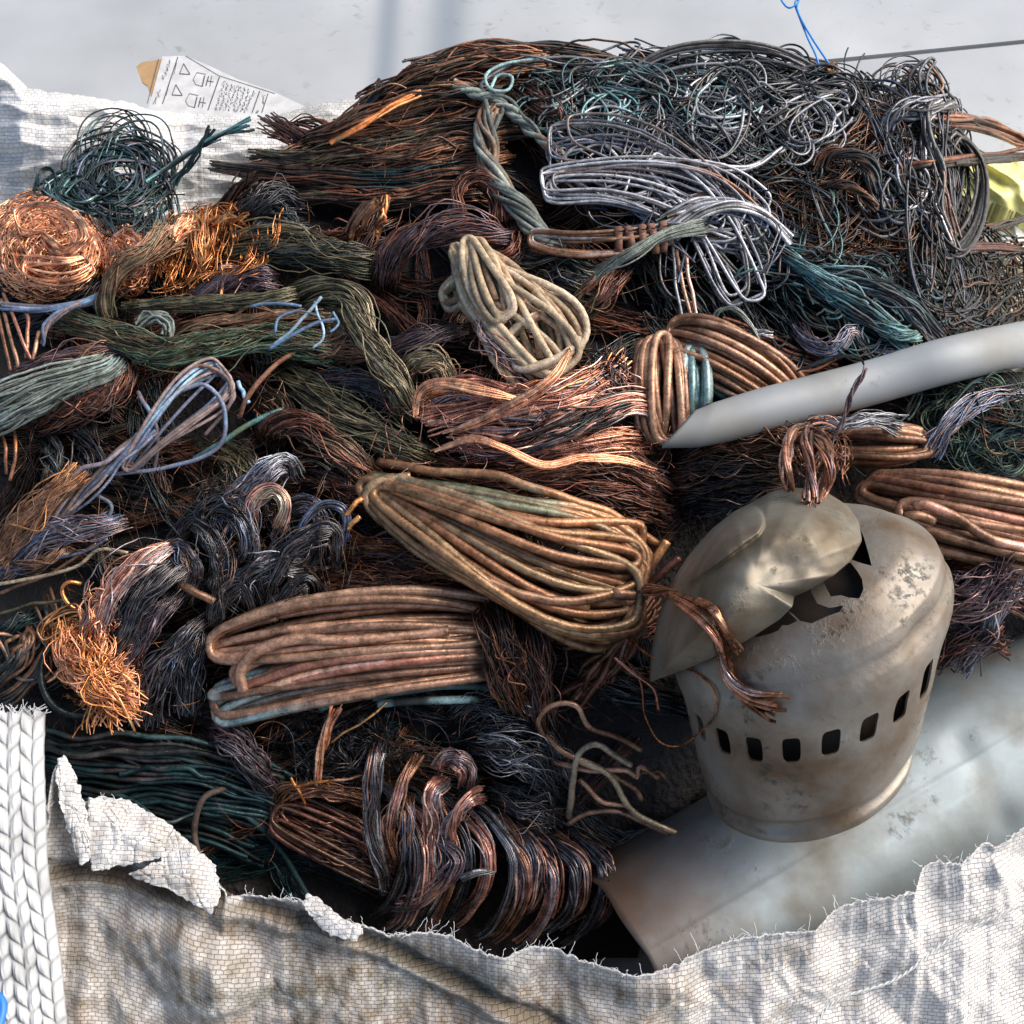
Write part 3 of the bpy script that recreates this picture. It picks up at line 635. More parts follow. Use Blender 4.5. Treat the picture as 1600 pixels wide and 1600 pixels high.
def ink():
    segs = [((248, 92), (230, 162), .8), ((278, 89), (254, 162), .9), ((343, 120), (325, 172), 1.), ((406, 142), (394, 176), .9), ((419, 146), (409, 176), .9),
            ((290, 87), (342, 118), .5), ((342, 118), (430, 146), .5)]
    for ox, oy in ((0, 0), (-12, 33)):               # a triangle and a box with pictograms, twice
        segs += [((287+ox, 99+oy), (281+ox, 115+oy), .7), ((281+ox, 115+oy), (297+ox, 116+oy), .7), ((297+ox, 116+oy), (287+ox, 99+oy), .7),
                 ((308+ox, 113+oy), (302+ox, 124+oy), .5), ((302+ox, 124+oy), (306+ox, 132+oy), .5), ((308+ox, 113+oy), (322+ox, 116+oy), .5),
                 ((306+ox, 132+oy), (317+ox, 135+oy), .5), ((320+ox, 118+oy), (316+ox, 135+oy), 1.1), ((326+ox, 119+oy), (322+ox, 134+oy), 1.),
                 ((331+ox, 118+oy), (328+ox, 135+oy), .6), ((323+ox, 126+oy), (334+ox, 128+oy), .6), ((276+ox, 98+oy), (272+ox, 116+oy), .5)]
    rng = np.random.default_rng(3)
    def stroke(cx, cy): return ((cx, cy), (cx+rng.uniform(-2, 2), cy+rng.uniform(1.5, 3.5)), .45)
    def text(a, b, n):                               # rows of small characters, too small to read in the photo
        for i in range(n):
            f = i/(n-1.); cx, cy = a[0]+(b[0]-a[0])*f, a[1]+(b[1]-a[1])*f
            for _ in range(2): segs.append(stroke(cx+rng.uniform(-2, 2), cy+rng.uniform(-1, 1)))
    text((266, 94), (254, 122), 12); text((250, 140), (241, 160), 8); text((413, 148), (410, 160), 5); text((402, 172), (401, 175), 3)
    for k in range(8): text((350+k*6.5, 127+k*2), (338+k*6.5, 170+k*.5), 13)
    V, F = [], []
    for a, b, wd in segs:
        a = np.array(a, float); b = np.array(b, float); d = b-a; n_ = np.array([-d[1], d[0]])/(np.linalg.norm(d)+1e-6)*wd*.75
        k = len(V)
        for p in (a-n_, b-n_, b+n_, a+n_): V.append(WZ(p[0], p[1], lz+.0006))
        F.append([k, k+3, k+2, k+1])
    make('printing', V, F, simple('black_ink', (.07, .07, .075), .5), lab, smooth=False)
ink()

# ------------------------------------------------------------------ yellow plastic bag and a beige one beyond the heap
def bag(name, label, poly, zc, hgt, col, seed, fold):
    us = np.linspace(min(p[0] for p in poly), max(p[0] for p in poly), 90); vs = np.linspace(min(p[1] for p in poly), max(p[1] for p in poly), 90)
    U, V = np.meshgrid(us, vs); U = U+4*np.sin(V*.11+seed)+3*np.sin(V*.31); V = V+3*np.sin(U*.09); m = inside(poly, U, V); A = np.stack([U, V, U*0+seed], -1).reshape(-1, 3)
    cu, cv = np.mean([p[0] for p in poly]), np.mean([p[1] for p in poly])
    rad = np.exp(-(((U-cu)/(np.ptp(us)*.5))**2+((V-cv)/(np.ptp(vs)*.5))**2)*.8)
    R = A.copy(); c, s = math.cos(fold), math.sin(fold); R[:, 0] = (A[:, 0]*c+A[:, 1]*s)*.25; R[:, 1] = (-A[:, 0]*s+A[:, 1]*c)
    z = zc+hgt*rad.ravel()+ridg(R, .035)*.012+fbm(A, .03, 2)*.004
    P = WZ(U, V, z.reshape(U.shape)); bm = bmesh.new(); vv = {}
    for i in range(90):
        for j in range(90):
            if m[i, j]: vv[i, j] = bm.verts.new(P[i, j])
    for i in range(89):
        for j in range(89):
            q = [(i, j), (i+1, j), (i+1, j+1), (i, j+1)]
            if all(k in vv for k in q): bm.faces.new([vv[k] for k in q])
    g = bmesh.ops.extrude_edge_only(bm, edges=[e for e in bm.edges if e.is_boundary])['geom']
    for v in g:
        if isinstance(v, bmesh.types.BMVert): v.co.z = .003
    me = bpy.data.meshes.new(name); bm.to_mesh(me); bm.free(); me.polygons.foreach_set('use_smooth', np.ones(len(me.polygons), bool))
    mt = simple(name+'_film', col, .32); b = mt.node_tree.nodes['Principled BSDF']; b.inputs['Subsurface Weight'].default_value = .0
    me.materials.append(mt); return tag(link(bpy.data.objects.new(name, me)), label, 'plastic bag')
bag('plastic_bag', 'crumpled bright yellow plastic bag on the floor right of the heap', [(1395, 212), (1440, 196), (1500, 206), (1545, 246), (1620, 252), (1720, 262), (1720, 345), (1600, 338), (1545, 316), (1460, 300), (1400, 290)],
    .03, .07, (.80, .74, .26), 1, .5)
bag('plastic_bag', 'crumpled white plastic bag below the yellow one on the floor', [(1520, 300), (1590, 325), (1720, 340), (1720, 400), (1540, 395), (1500, 340)],
    .012, .03, (.72, .72, .66), 4, 1.)
bag('plastic_bag', 'beige brown sacking lying on the floor behind the grey pipe', [(1440, 380), (1720, 385), (1720, 575), (1430, 575)],
    .01, .03, (.30, .26, .17), 8, 0)

# ================================================================== METAL AND PLASTIC SCRAP
def scrap_metal(name, base, brown, soot, metal=.75, rough=.33, scale=14, browns=.5, sootamt=.6, bumps=.4, endx=None):
    m, t, b = nodes(name); n = t.nodes; L = t.links.new; tc = n.new('ShaderNodeTexCoord')
    def noise(s, d, rough_=.55, w=0):
        a = n.new('ShaderNodeTexNoise'); a.inputs['Scale'].default_value = s; a.inputs['Detail'].default_value = d; a.inputs['Roughness'].default_value = rough_
        mp = n.new('ShaderNodeMapping'); mp.inputs['Location'].default_value = (w, w*2, w); L(tc.outputs['Object'], mp.inputs[0]); L(mp.outputs[0], a.inputs[0]); return a.outputs[0]
    def ramp(x, a, c): r = n.new('ShaderNodeMapRange'); L(x, r.inputs[0]); r.inputs[1].default_value = a; r.inputs[2].default_value = c; return r.outputs[0]
    f1 = ramp(noise(scale, 6), .42+.2*(1-browns)-.1, .66); f2 = ramp(noise(scale*1.3, 9, .75, 3.3), .62-.12*sootamt, .66-.1*sootamt+.08)
    f3 = ramp(noise(scale*9, 5, .7, 1.1), .5, .62)
    m1 = n.new('ShaderNodeMixRGB'); L(f1, m1.inputs[0]); m1.inputs[1].default_value = base+(1,); m1.inputs[2].default_value = brown+(1,)
    mm = n.new('ShaderNodeMath'); mm.operation = 'MULTIPLY'; L(f2, mm.inputs[0]); L(f3, mm.inputs[1])
    m2 = n.new('ShaderNodeMixRGB'); L(mm.outputs[0], m2.inputs[0]); L(m1.outputs[0], m2.inputs[1]); m2.inputs[2].default_value = soot+(1,)
    if endx:  # shade over the low-x end, painted into the colour as dark brown
        sx = n.new('ShaderNodeSeparateXYZ'); L(tc.outputs['Object'], sx.inputs[0]); wb = n.new('ShaderNodeMath'); wb.operation = 'MULTIPLY_ADD'
        L(noise(scale*.8, 5, .6, 5.), wb.inputs[0]); wb.inputs[1].default_value = .16; L(sx.outputs[0], wb.inputs[2])
        m5 = n.new('ShaderNodeMixRGB'); L(ramp(wb.outputs[0], endx[0], endx[1]), m5.inputs[0]); m5.inputs[1].default_value = (.13, .075, .045, 1); L(m2.outputs[0], m5.inputs[2]); m2 = m5
    L(m2.outputs[0], b.inputs['Base Color'])
    rg = n.new('ShaderNodeMath'); rg.operation = 'MULTIPLY_ADD'; L(f1, rg.inputs[0]); rg.inputs[1].default_value = .2; rg.inputs[2].default_value = rough
    ra = n.new('ShaderNodeMath'); ra.operation = 'MULTIPLY_ADD'; L(mm.outputs[0], ra.inputs[0]); ra.inputs[1].default_value = .4; L(rg.outputs[0], ra.inputs[2]); L(ra.outputs[0], b.inputs['Roughness'])
    me_ = n.new('ShaderNodeMath'); me_.operation = 'MULTIPLY_ADD'; L(mm.outputs[0], me_.inputs[0]); me_.inputs[1].default_value = -metal*.8; me_.inputs[2].default_value = metal; L(me_.outputs[0], b.inputs['Metallic'])
    bp = n.new('ShaderNodeBump'); bp.inputs['Strength'].default_value = bumps; bp.inputs['Distance'].default_value = .0015
    hs = n.new('ShaderNodeMath'); hs.operation = 'ADD'; L(noise(scale*5, 6), hs.inputs[0]); L(mm.outputs[0], hs.inputs[1]); L(hs.outputs[0], bp.inputs['Height']); L(bp.outputs[0], b.inputs['Normal'])
    return m
COWLM = scrap_metal('stained_galvanised_sheet', (.30, .285, .25), (.13, .085, .05), (.045, .04, .028), .60, .44, 13, 1.15, 1.0, .6)
CAPM = scrap_metal('stained_galvanised_cap', (.24, .22, .175), (.115, .08, .045), (.045, .045, .03), .6, .46, 14, .75, .85)  # stained, with the dark reflection of its surroundings put into the base colour
DRUM = scrap_metal('dull_aluminium_sheet', (.29, .33, .335), (.20, .185, .15), (.12, .11, .09), .4, .62, 9, .25, .5, .4, endx=(-.17, -.03))

def grid_faces(nr, nc, keep=None, wrap=True):
    F = []
    for i in range(nr-1):
        for j in range(nc if wrap else nc-1):
            if keep is None or keep(i, j): F.append([i*nc+j, i*nc+(j+1) % nc, (i+1)*nc+(j+1) % nc, (i+1)*nc+j])
    return F
def camvec(x, y, z): v = RT*x+UP*y-FW*z; return v/np.linalg.norm(v)
from mathutils.bvhtree import BVHTree
CWU, CWV = 1262., 1192.
cw0 = WZ(CWU, CWV, .205); cs = float(SCL(cw0))
cowl = thing('perforated_metal_cowl', 'dented grey metal cowl with slots and torn cap standing on the drum', 'metal cowl', cw0-np.array([0, 0, .04]))
AX = camvec(-.37, .81, .45); E1 = camvec(.90, .41, 0); E1 = E1-(E1@AX)*AX; E1 /= np.linalg.norm(E1); E2 = np.cross(AX, E1)
if E2 @ FW > 0: E2 = -E2                              # E2 towards the viewer
SHR = .31
def cowl_pt(s, r, t): return cw0+cs*(r*(math.cos(t)*E1+math.sin(t)*E2)+s*AX+SHR*max(s, 0)*E1)
def cowl_body():
    P = [(-4, 150), (-8, 157), (-6, 162), (0, 165), (8, 165), (13, 160), (18, 157), (26, 158), (33, 164), (40, 170), (60, 175), (90, 180), (120, 186), (150, 192), (180, 196), (205, 201), (222, 206),
         (236, 209), (250, 209), (262, 206), (272, 200), (280, 196), (288, 195), (296, 192), (306, 188), (316, 175), (326, 162), (336, 151), (346, 138), (354, 118), (360, 95), (364, 66), (366, 36), (367, 6)]
    x = np.arange(len(P)); xs = np.linspace(0, len(P)-1, 110); ss = np.interp(xs, x, [p[0] for p in P]); rs = np.interp(xs, x, [p[1] for p in P])
    nt_ = 240; V = []
    for s, r in zip(ss, rs):
        for j in range(nt_):
            t = j/nt_*2*math.pi; n1 = mnoise.noise(Vector((math.cos(t)*1.6, math.sin(t)*1.6, s*.009)))
            n2 = mnoise.noise(Vector((math.cos(t)*5, math.sin(t)*5, s*.03)))
            k = math.exp(-((t-.25)/.22)**2)*math.exp(-((s-30)/26)**2)     # crushed foot on the right
            d = 1+.022*n1+.006*n2-.07*k-.05*math.exp(-((t-1.05)/.16)**2-((s-268)/24)**2)-.03*math.exp(-((t-2.1)/.3)**2-((s-80)/40)**2)
            V.append(cowl_pt(s+3*n1, r*d, t))
    o = make('cowl_body', V, grid_faces(110, nt_)+[[109*nt_+j for j in range(nt_)]], COWLM, cowl)
    bm = bmesh.new(); bm.from_mesh(o.data); bmesh.ops.recalc_face_normals(bm, faces=bm.faces)
    bm.faces.ensure_lookup_table(); f0 = bm.faces[55*nt_+60]
    if f0.normal @ Vector(E2) < 0: bmesh.ops.reverse_faces(bm, faces=bm.faces)
    bm.to_mesh(o.data); bm.free()
    md = o.modifiers.new('thick', 'SOLIDIFY'); md.thickness = .0018; md.offset = -1
    # cutters: the ring of slots and the torn holes by the cap
    bm = bmesh.new(); NS = 22
    def prism(loop_out, loop_in):
        a = [bm.verts.new(p) for p in loop_out]; b = [bm.verts.new(p) for p in loop_in]; n = len(a)
        bm.faces.new(a); bm.faces.new(b[::-1])
        for i in range(n): bm.faces.new([a[i], b[i], b[(i+1) % n], a[(i+1) % n]])
    for k in range(NS):
        t0 = (k+.30)*2*math.pi/NS; hw, s0, s1, ch = .068, 158, 204, 9
        if k == 3: s1 = 214
        q = [(hw*np.sign(math.cos(x))*abs(math.cos(x))**.45, (s0+s1)/2+(s1-s0)/2*np.sign(math.sin(x))*abs(math.sin(x))**.45) for x in np.linspace(.05, 2*math.pi+.05, 21)[:-1]]
        prism([cowl_pt(s, 240, t0+a) for a, s in q], [cowl_pt(s, 165, t0+a) for a, s in q])
    holes = [[(1342, 822), (1350, 840), (1358, 868), (1362, 884), (1346, 880), (1330, 874), (1300, 868), (1310, 830)],
             [(1289, 914), (1278, 890), (1300, 872), (1330, 880), (1340, 893), (1347, 905), (1349, 920), (1343, 935), (1328, 934), (1314, 930), (1298, 932)],
             [(1228, 952), (1236, 930), (1266, 906), (1268, 926), (1277, 943), (1296, 950), (1318, 946), (1312, 956), (1294, 962), (1268, 974), (1250, 970), (1240, 960)],
             [(1180, 996), (1190, 970), (1226, 950), (1238, 962), (1246, 970), (1232, 977), (1222, 977), (1216, 985), (1204, 990)]]
    for h in holes:
        lo = [];li = []
        for (u, v) in h:
            r = ray(float(u), float(v)); r = r/(r@FW); z = float((cw0-CAMP)@FW)
            lo.append(CAMP+r*(z-cs*420)); li.append(CAMP+r*(z-cs*75))
        prism(lo, li)
    bmesh.ops.recalc_face_normals(bm, faces=bm.faces); me = bpy.data.meshes.new('cut'); bm.to_mesh(me); bm.free()
    cu = link(bpy.data.objects.new('cut', me)); b = o.modifiers.new('cut', 'BOOLEAN'); b.operation = 'DIFFERENCE'; b.object = cu; b.solver = 'FAST'
    bpy.context.view_layer.update()
    ev = o.evaluated_get(bpy.context.evaluated_depsgraph_get()); nm = bpy.data.meshes.new_from_object(ev)
    o.modifiers.clear(); o.data = nm; bpy.data.objects.remove(cu); nm.name = 'cowl_body'
    nm.polygons.foreach_set('use_smooth', np.ones(len(nm.polygons), bool)); nm.set_sharp_from_angle(angle=math.radians(38))
    return o
def bvh_of(names):
    bpy.context.view_layer.update(); dg = bpy.context.evaluated_depsgraph_get(); tr = []
    for o in bpy.data.objects:
        if o.type == 'MESH' and o.name.split('.')[0] in names:
            e = o.evaluated_get(dg); m = e.to_mesh(); w_ = o.matrix_world.copy()
            tr.append(BVHTree.FromPolygons([w_ @ v.co for v in m.vertices], [list(p.vertices) for p in m.polygons])); e.to_mesh_clear()
    return tr
body = cowl_body()
def lathe_depth(u, v):                                # depth (px towards the viewer from the foot) of the uncut body at a pixel
    h = _bt[0].ray_cast(Vector(CAMP), Vector(ray(float(u), float(v))).normalized())
    return None if h[0] is None else float((cw0-np.array(h[0]))@FW)/cs
_bt = bvh_of(('cowl_body',))
def at_px(u, v, dz):
    r = ray(float(u), float(v)); r = r/(r@FW); return CAMP+r*(float((cw0-CAMP)@FW)-cs*dz)
def cowl_cap():
    OUT = [(1015, 1066), (1017, 1020), (1028, 965), (1046, 915), (1075, 868), (1110, 828), (1145, 800), (1180, 782), (1205, 768), (1245, 762), (1290, 768), (1325, 790), (1342, 815), (1347, 845),
           (1330, 876), (1302, 900), (1264, 922), (1241, 932), (1238, 948), (1218, 968), (1192, 985), (1165, 1002), (1130, 1020), (1090, 1038), (1050, 1054)]
    edge = [60, 20, -10, -20, -10, 0, 20, 40, 60, 80, 110, 150, 190, 225, 258, 285, 298, 302, 306, 308, 304, 292, 262, 215, 130]
    for i in range(13, 24):
        u, v = OUT[i]; ds = [x for x in (lathe_depth(u+a, v+b) for a in (-6, 6, 14) for b in (-4, 6, 14)) if x and x > 120]
        if ds: edge[i] = max(ds)+9
    pts = np.array([(u, v, e) for (u, v), e in zip(OUT, edge)], float); n = len(pts); nt_ = 200
    tt = np.linspace(0, n, nt_, endpoint=False); i0 = tt.astype(int) % n; f = (tt-tt.astype(int))[:, None]
    Q = pts[i0]*(1-f)+pts[(i0+1) % n]*f
    Q = (np.roll(Q, 1, 0)+2*Q+np.roll(Q, -1, 0))/4
    ce = np.array([1178., 912.]); dzc = 318.; V = []; nr = 46
    for i in range(nr):
        rho = 1-i/(nr-1.)*.985
        for j in range(nt_):
            u = ce[0]+(Q[j, 0]-ce[0])*rho; v = ce[1]+(Q[j, 1]-ce[1])*rho
            k = rho**3.2; dz = dzc*(1-k)+Q[j, 2]*k
            dz += 6*mnoise.noise(Vector((u*.012, v*.012, 0)))+3*mnoise.noise(Vector((u*.04, v*.04, 3)))
            dz -= 22*math.exp(-((u-1235)/60)**2-((v-880)/36)**2)*(1-k)
            dz -= 16*math.exp(-(((u-1080)*.8+(v-960)*.6)/22)**2)*(1-k)
            # pressed half-round ridge with its own end, upper left
            a = np.array([1072., 884.]); b_ = np.array([1166., 815.]); ab = b_-a; p = np.array([u, v]); s = np.clip((p-a)@ab/(ab@ab), 0, 1); dd = np.linalg.norm(p-a-ab*s)
            if dd < 30: dz += 36*math.sqrt(max(0, 1-(dd/30)**2))*(1 if dd < 26 else (30-dd)/4.)
            V.append(at_px(u, v, dz))
    F = [[i*nt_+j, (i+1)*nt_+j, (i+1)*nt_+(j+1) % nt_, i*nt_+(j+1) % nt_] for i in range(nr-1) for j in range(nt_)]+[[(nr-1)*nt_+j for j in range(nt_)]]
    o = make('cowl_cap', V, F, CAPM, cowl); bm = bmesh.new(); bm.from_mesh(o.data); bmesh.ops.recalc_face_normals(bm, faces=bm.faces)
    c = bm.faces[-1] if False else None
    bm.faces.ensure_lookup_table()
    if bm.faces[len(bm.faces)-1].normal @ Vector(FW) > 0: bmesh.ops.reverse_faces(bm, faces=bm.faces)
    bm.to_mesh(o.data); bm.free()
    md = o.modifiers.new('thick', 'SOLIDIFY'); md.thickness = .0018; md.offset = -1
cowl_cap()
def added_cowl_liner():                                   # dark liner added inside the cowl so that its holes look black
    m = scrap_metal('added_dark_liner_sheet', (.035, .03, .027), (.05, .03, .02), (.02, .02, .02), .1, .7, 20)
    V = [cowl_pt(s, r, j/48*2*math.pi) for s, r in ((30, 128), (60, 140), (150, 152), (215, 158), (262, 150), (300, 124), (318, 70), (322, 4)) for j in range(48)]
    make('added_dark_liner', V, grid_faces(8, 48), m, cowl)
added_cowl_liner()

def drum():                                          # big sheet metal cylinder lying in the sack, lower right
    a = WZ(985., 1520., .055); b = WZ(1730., 1075., .072); T = (b-a)/np.linalg.norm(b-a)
    N = NRM-(NRM@T)*T; N /= np.linalg.norm(N); B = np.cross(T, N); R = .098; nr, nc = 90, 420; V = []
    for i in range(nr):
        f = i/(nr-1)
        for j in range(nc):
            t = j/nc*2*math.pi; p = a+(b-a)*f
            d = 1+.009*mnoise.noise(Vector((f*5, math.cos(t)*1.2, math.sin(t)*1.2)))+.010*mnoise.noise(Vector((f*14, math.cos(t)*4, math.sin(t)*4)))
            d -= .05*math.exp(-((f-.62)**2)/.0006-((math.cos(t)-.93)**2)/.004)
            d += .014*math.exp(-((t-.62-.05*f)**2)/.0005)-.012*math.exp(-((t-.70-.05*f)**2)/.002)+.008*math.exp(-((t-6.05)**2)/.0008)+.006*mnoise.noise(Vector((f*3, t*3, 9)))  # creases along the sheet
            if i == 0: p = p+T*.006*mnoise.noise(Vector((math.cos(t)*3, math.sin(t)*3, 0)))
            V.append(p+R*d*(math.cos(t)*N+math.sin(t)*B))
    o = make('metal_drum', V, grid_faces(nr, nc), DRUM); md = o.modifiers.new('thick', 'SOLIDIFY'); md.thickness = .002
    tag(o, 'large dull aluminium sheet cylinder lying under the perforated cowl', 'metal drum')
drum()

def pvc():
    pth = [(1030, 676, 100), (1120, 660, 96), (1220, 634, 88), (1360, 598, 66), (1480, 563, 72), (1610, 535, 80), (1760, 505, 90)]
    pp, _ = spline(pth, 110); P = W(pp[:, 0], pp[:, 1], pp[:, 2]); T, N, B = frame(P); s = SCL(P).mean(); nc = 40; V = []
    rv = np.interp(pp[:, 0], [1020, 1080, 1200, 1400, 1600, 1760], [22, 31, 34, 35, 37, 38])
    for i in range(110):
        for j in range(nc):
            t = j/nc*2*math.pi; q = P[i]+s*rv[i]*(math.cos(t)*N[i]*.92+math.sin(t)*B[i])
            if i < 22:                                 # slanting cut end: push the upper side of the end back along the pipe
                sh = (1-math.sin(t))*.5; q = q+T[i]*s*60*sh*(1-i/22.)
            V.append(q)
    F = grid_faces(110, nc); m = scrap_metal('grey_plastic_pipe', (.24, .25, .25), (.19, .18, .155), (.09, .085, .07), 0, .5, 9, .5, .3, .15)
    o = make('plastic_pipe', V, F, m); md = o.modifiers.new('thick', 'SOLIDIFY'); md.thickness = .003
    tag(o, 'smooth pale grey plastic pipe with slanting cut end lying across the wire', 'plastic pipe')
pvc()

_tr = bvh_of(('cowl_body', 'cowl_cap', 'metal_drum'))
def over(path, off):
    """path draped over the cowl: heights follow its surface, off px above it"""
    out = []
    for p in path:
        u, v, h = p; r = Vector(ray(float(u), float(v))).normalized(); hits = [t.ray_cast(Vector(CAMP), r) for t in _tr]
        zs = [x[0].z for x in hits if x[0] is not None]
        out.append((u, v, max(h, (max(zs)-float(Z0(float(u), float(v))))/PX+off) if zs and h >= 0 else h))
    return out

# ================================================================== THE WIRE
# dark strands packed between the bundles: nobody could count them
FILL = [(40, 470), (350, 330), (480, 200), (700, 110), (1000, 100), (1420, 150), (1460, 560), (1600, 640), (1600, 1000), (1100, 1200), (960, 1440), (500, 1400), (60, 1200)]
rngf = np.random.default_rng(11); fill = []
for i in range(150):
    while True:
        x, y = rngf.uniform(0, 1600), rngf.uniform(100, 1400)
        if inside(FILL, np.array([x]), np.array([y]))[0]: break
    a = rngf.normal(0, .7) if y < 1150 else rngf.normal(.3, .6); L = rngf.uniform(90, 190); R = rngf.uniform(14, 30); bd = rngf.uniform(-50, 50)
    if x > 1000 and y > 830: continue
    dx, dy = math.cos(a)*L, math.sin(a)*L
    fill.append(rope([(x-dx, y-dy, -22), (x+bd*math.sin(a), y-bd*math.cos(a), -4), (x+dx, y+dy, -22)], R, 34, 2.1, rngf.uniform(-.8, .8),
                     rngf.choice(['dkbrown', 'dkbrown', 'black', 'redbrown', 'greyblk', 'dkteal' if (x > 900 or y > 1100) else 'dkbrown']), seed=i, wob=.14, step=12, sides=4))
put('burnt_wire_strands', fill, 'burnt', 'tangled dark burnt wire strands filling the gaps between the bundles', 'scrap wire', kind='stuff')
put('fine_wire_hairs', [tangle(FILL[:9]+[(1000, 1000), (960, 1440), (500, 1400), (60, 1200)], 330, .45, (60, 220), 'dkbrown', fam=1, curl=.025, h=(10, 60), seed=3, sides=4),
                        tangle([(0, 560), (1000, 560), (1000, 1400), (100, 1150)], 380, .42, (50, 200), 'greyblk', 'orange', .2, fam=1, curl=.022, h=(20, 75), seed=4, sides=4),
                        tangle([(560, 560), (1060, 560), (1060, 760), (600, 740)], 160, .55, (30, 110), 'pink', fam=1, curl=.03, h=(40, 80), seed=5, sides=4)],
    'burnt', 'loose hair-fine copper wires straying over the heap', 'loose wire', kind='stuff')

BUN = 'bundles of stripped wire in the sack'
COI = 'coils of thick copper wire in the sack'
def bundle(label, ropes, mat='burnt', name='wire_bundle', cat='wire bundle', group=BUN, tie=None):
    """ropes: list of dicts/kwargs for rope(); tie: (path, r, palette)"""
    if tie:
        c = ropes[0]['path'][0]; t = thing(name, label, cat, W(*c), group)
        put('strands', [rope(seed=hash_(label)+i, **k) for i, k in enumerate(ropes)], mat, parent=t)
        for k, (p, r, pl, mt) in enumerate(tie): put('tie', wire(p, r, pl, seed=k, wobble=1), mt, parent=t)
        return t
    return put(name, [rope(seed=hash_(label)+i, **k) for i, k in enumerate(ropes)], mat, label, cat, group)
def hash_(s): return sum((i+1)*ord(c) for i, c in enumerate(s)) % 9973
def K(path, R, n, r, tw=1., pal='brown', **k): return dict(path=path, R=R, n=n, r=r, twist=tw, pal=pal, **k)

# ---- top left of the heap: long straight dark brown bundles
bundle('straight dark brown bundle with blunt blackened end, longest of the upper left fan',
       [K([(392, 238, 8), (480, 250, 20), (620, 232, 26), (770, 205, 30), (880, 190, 25)], 28, 70, 2.7, .15, 'dkbrown', alt='olive', prof=(.6, 1, 1, 1), fray=(.1, .2), wob=.08)], 'dull')
bundle('straight brown bundle just above the longest one, pale yellow wire along it',
       [K([(470, 222, 20), (560, 196, 34), (680, 168, 38), (800, 150, 34)], 30, 60, 2.7, .2, 'dkbrown', alt='brown', prof=(.5, .9, 1, 1)),
        K([(510, 222, 50), (560, 196, 60), (610, 170, 62), (660, 150, 60)], 6, 6, 2.6, .4, 'orange', alt='tan')], 'dull')
bundle('rusty brown bundle on the upper left slope of the heap',
       [K([(560, 160, 20), (650, 132, 30), (760, 112, 30), (900, 105, 20)], 34, 70, 2.5, .2, 'dkbrown', alt='brown', prof=(.5, 1, 1, .8)),
        K([(630, 122, 30), (700, 96, 36), (790, 84, 34), (900, 92, 24), (1010, 108, 10)], 20, 44, 2.5, .5, 'greyblk', alt='brown', fray=(.8, .4))], 'dull')
bundle('dark bundle with blunt grey end poking out lowest on the upper left',
       [K([(328, 258, -6), (400, 268, 10), (520, 278, 20), (640, 275, 24), (760, 262, 20)], 20, 50, 2.6, .15, 'dkbrown', alt='dkteal', prof=(.5, 1, 1, 1), fray=(.1, .2))], 'dull')
bundle('brown bundle running level under the upper left fan',
       [K([(450, 298, 10), (600, 300, 16), (760, 292, 18)], 24, 54, 2.5, .2, 'redbrown', alt='olive'), K([(560, 262, 30), (680, 245, 38), (800, 232, 36)], 24, 50, 2.5, .2, 'brown', alt='dkbrown')], 'dull')
bundle('loose dark sprig of wire ends pointing up by the sack rim',
       [K([(540, 195, 10), (575, 160, 40), (606, 134, 60)], 8, 8, 2.2, .2, 'greyblk', fray=(0, 1.2)), K([(560, 200, 10), (600, 168, 40), (622, 138, 60)], 5, 5, 2., .2, 'greyblk', fray=(0, 1))])
bundle('brown bundle of fine wire crossing the heap top in the middle',
       [K([(800, 150, 30), (880, 200, 34), (950, 250, 30), (1000, 300, 20)], 36, 70, 2.4, .3, 'redbrown', alt='brown'),
        K([(820, 100, 20), (930, 120, 26), (1050, 140, 22)], 30, 60, 2.3, .3, 'dkbrown', alt='greyblk')])
bundle('grey green twisted cord running down the middle of the heap top',
       [K([(770, 160, 60), (750, 200, 66), (765, 250, 64), (800, 310, 60), (845, 375, 56), (880, 395, 50)], 20, 18, 4., 1.6, 'greygreen', alt='umber', altamt=.25, K=4, fray=(.3, .1))], 'matte')
bundle('thin two-strand twisted cord from the heap top to the silver wire loops',
       [K([(690, 128, 54), (730, 142, 60), (780, 160, 60), (830, 205, 60), (880, 250, 56)], 9, 6, 3.6, 3., 'greygreen', alt='brown', K=2)], 'matte')
put('wire_loop', [wire([(850, 92, 60), (790, 100, 70), (758, 118, 72), (765, 140, 72), (795, 142, 70), (802, 122, 72), (780, 118, 70), (768, 138, 70)], 2.6, 'teal', seed=2),
                  wire([(950, 95, 50), (880, 88, 60), (800, 100, 62), (754, 128, 64), (760, 148, 60)], 2.4, 'silver', 'teal', seed=3)], 'matte',
    'curled pale teal wire loop at the upper middle of the heap', 'wire loop')
bundle('dark purple wire skein knotted over itself above the beige coil',
       [K([(590, 455, 10), (610, 405, 40), (650, 372, 62), (720, 355, 66), (780, 372, 50), (825, 380, 20)], 24, 60, 1.9, 1.2, 'purple', alt='redbrown', wob=.14),
        K([(720, 350, 40), (715, 300, 54), (745, 282, 60), (775, 305, 56), (780, 360, 44)], 18, 44, 1.9, .6, 'redbrown', alt='purple'),
        K([(800, 320, 30), (818, 360, 40), (800, 400, 40), (760, 400, 30)], 16, 40, 1.9, .6, 'redbrown')])
bundle('small copper tipped wire ends standing in the dark left of the purple skein',
       [K([(545, 375, 20), (560, 340, 44), (590, 310, 60)], 12, 16, 2.8, .3, 'brown', alt='orange', fray=(.2, .5)), K([(590, 370, 20), (600, 335, 44), (606, 305, 56)], 8, 10, 2.8, .3, 'brown', alt='orange', fray=(.2, .6))])
bundle('dull grey black wire bundle lying level right of the copper nests',
       [K([(330, 400, 20), (400, 385, 40), (490, 392, 44), (600, 415, 30)], 30, 90, 1.9, .4, 'olive', alt='greyblk', prof=(.6, 1, 1, .7), wob=.08)], 'dull')
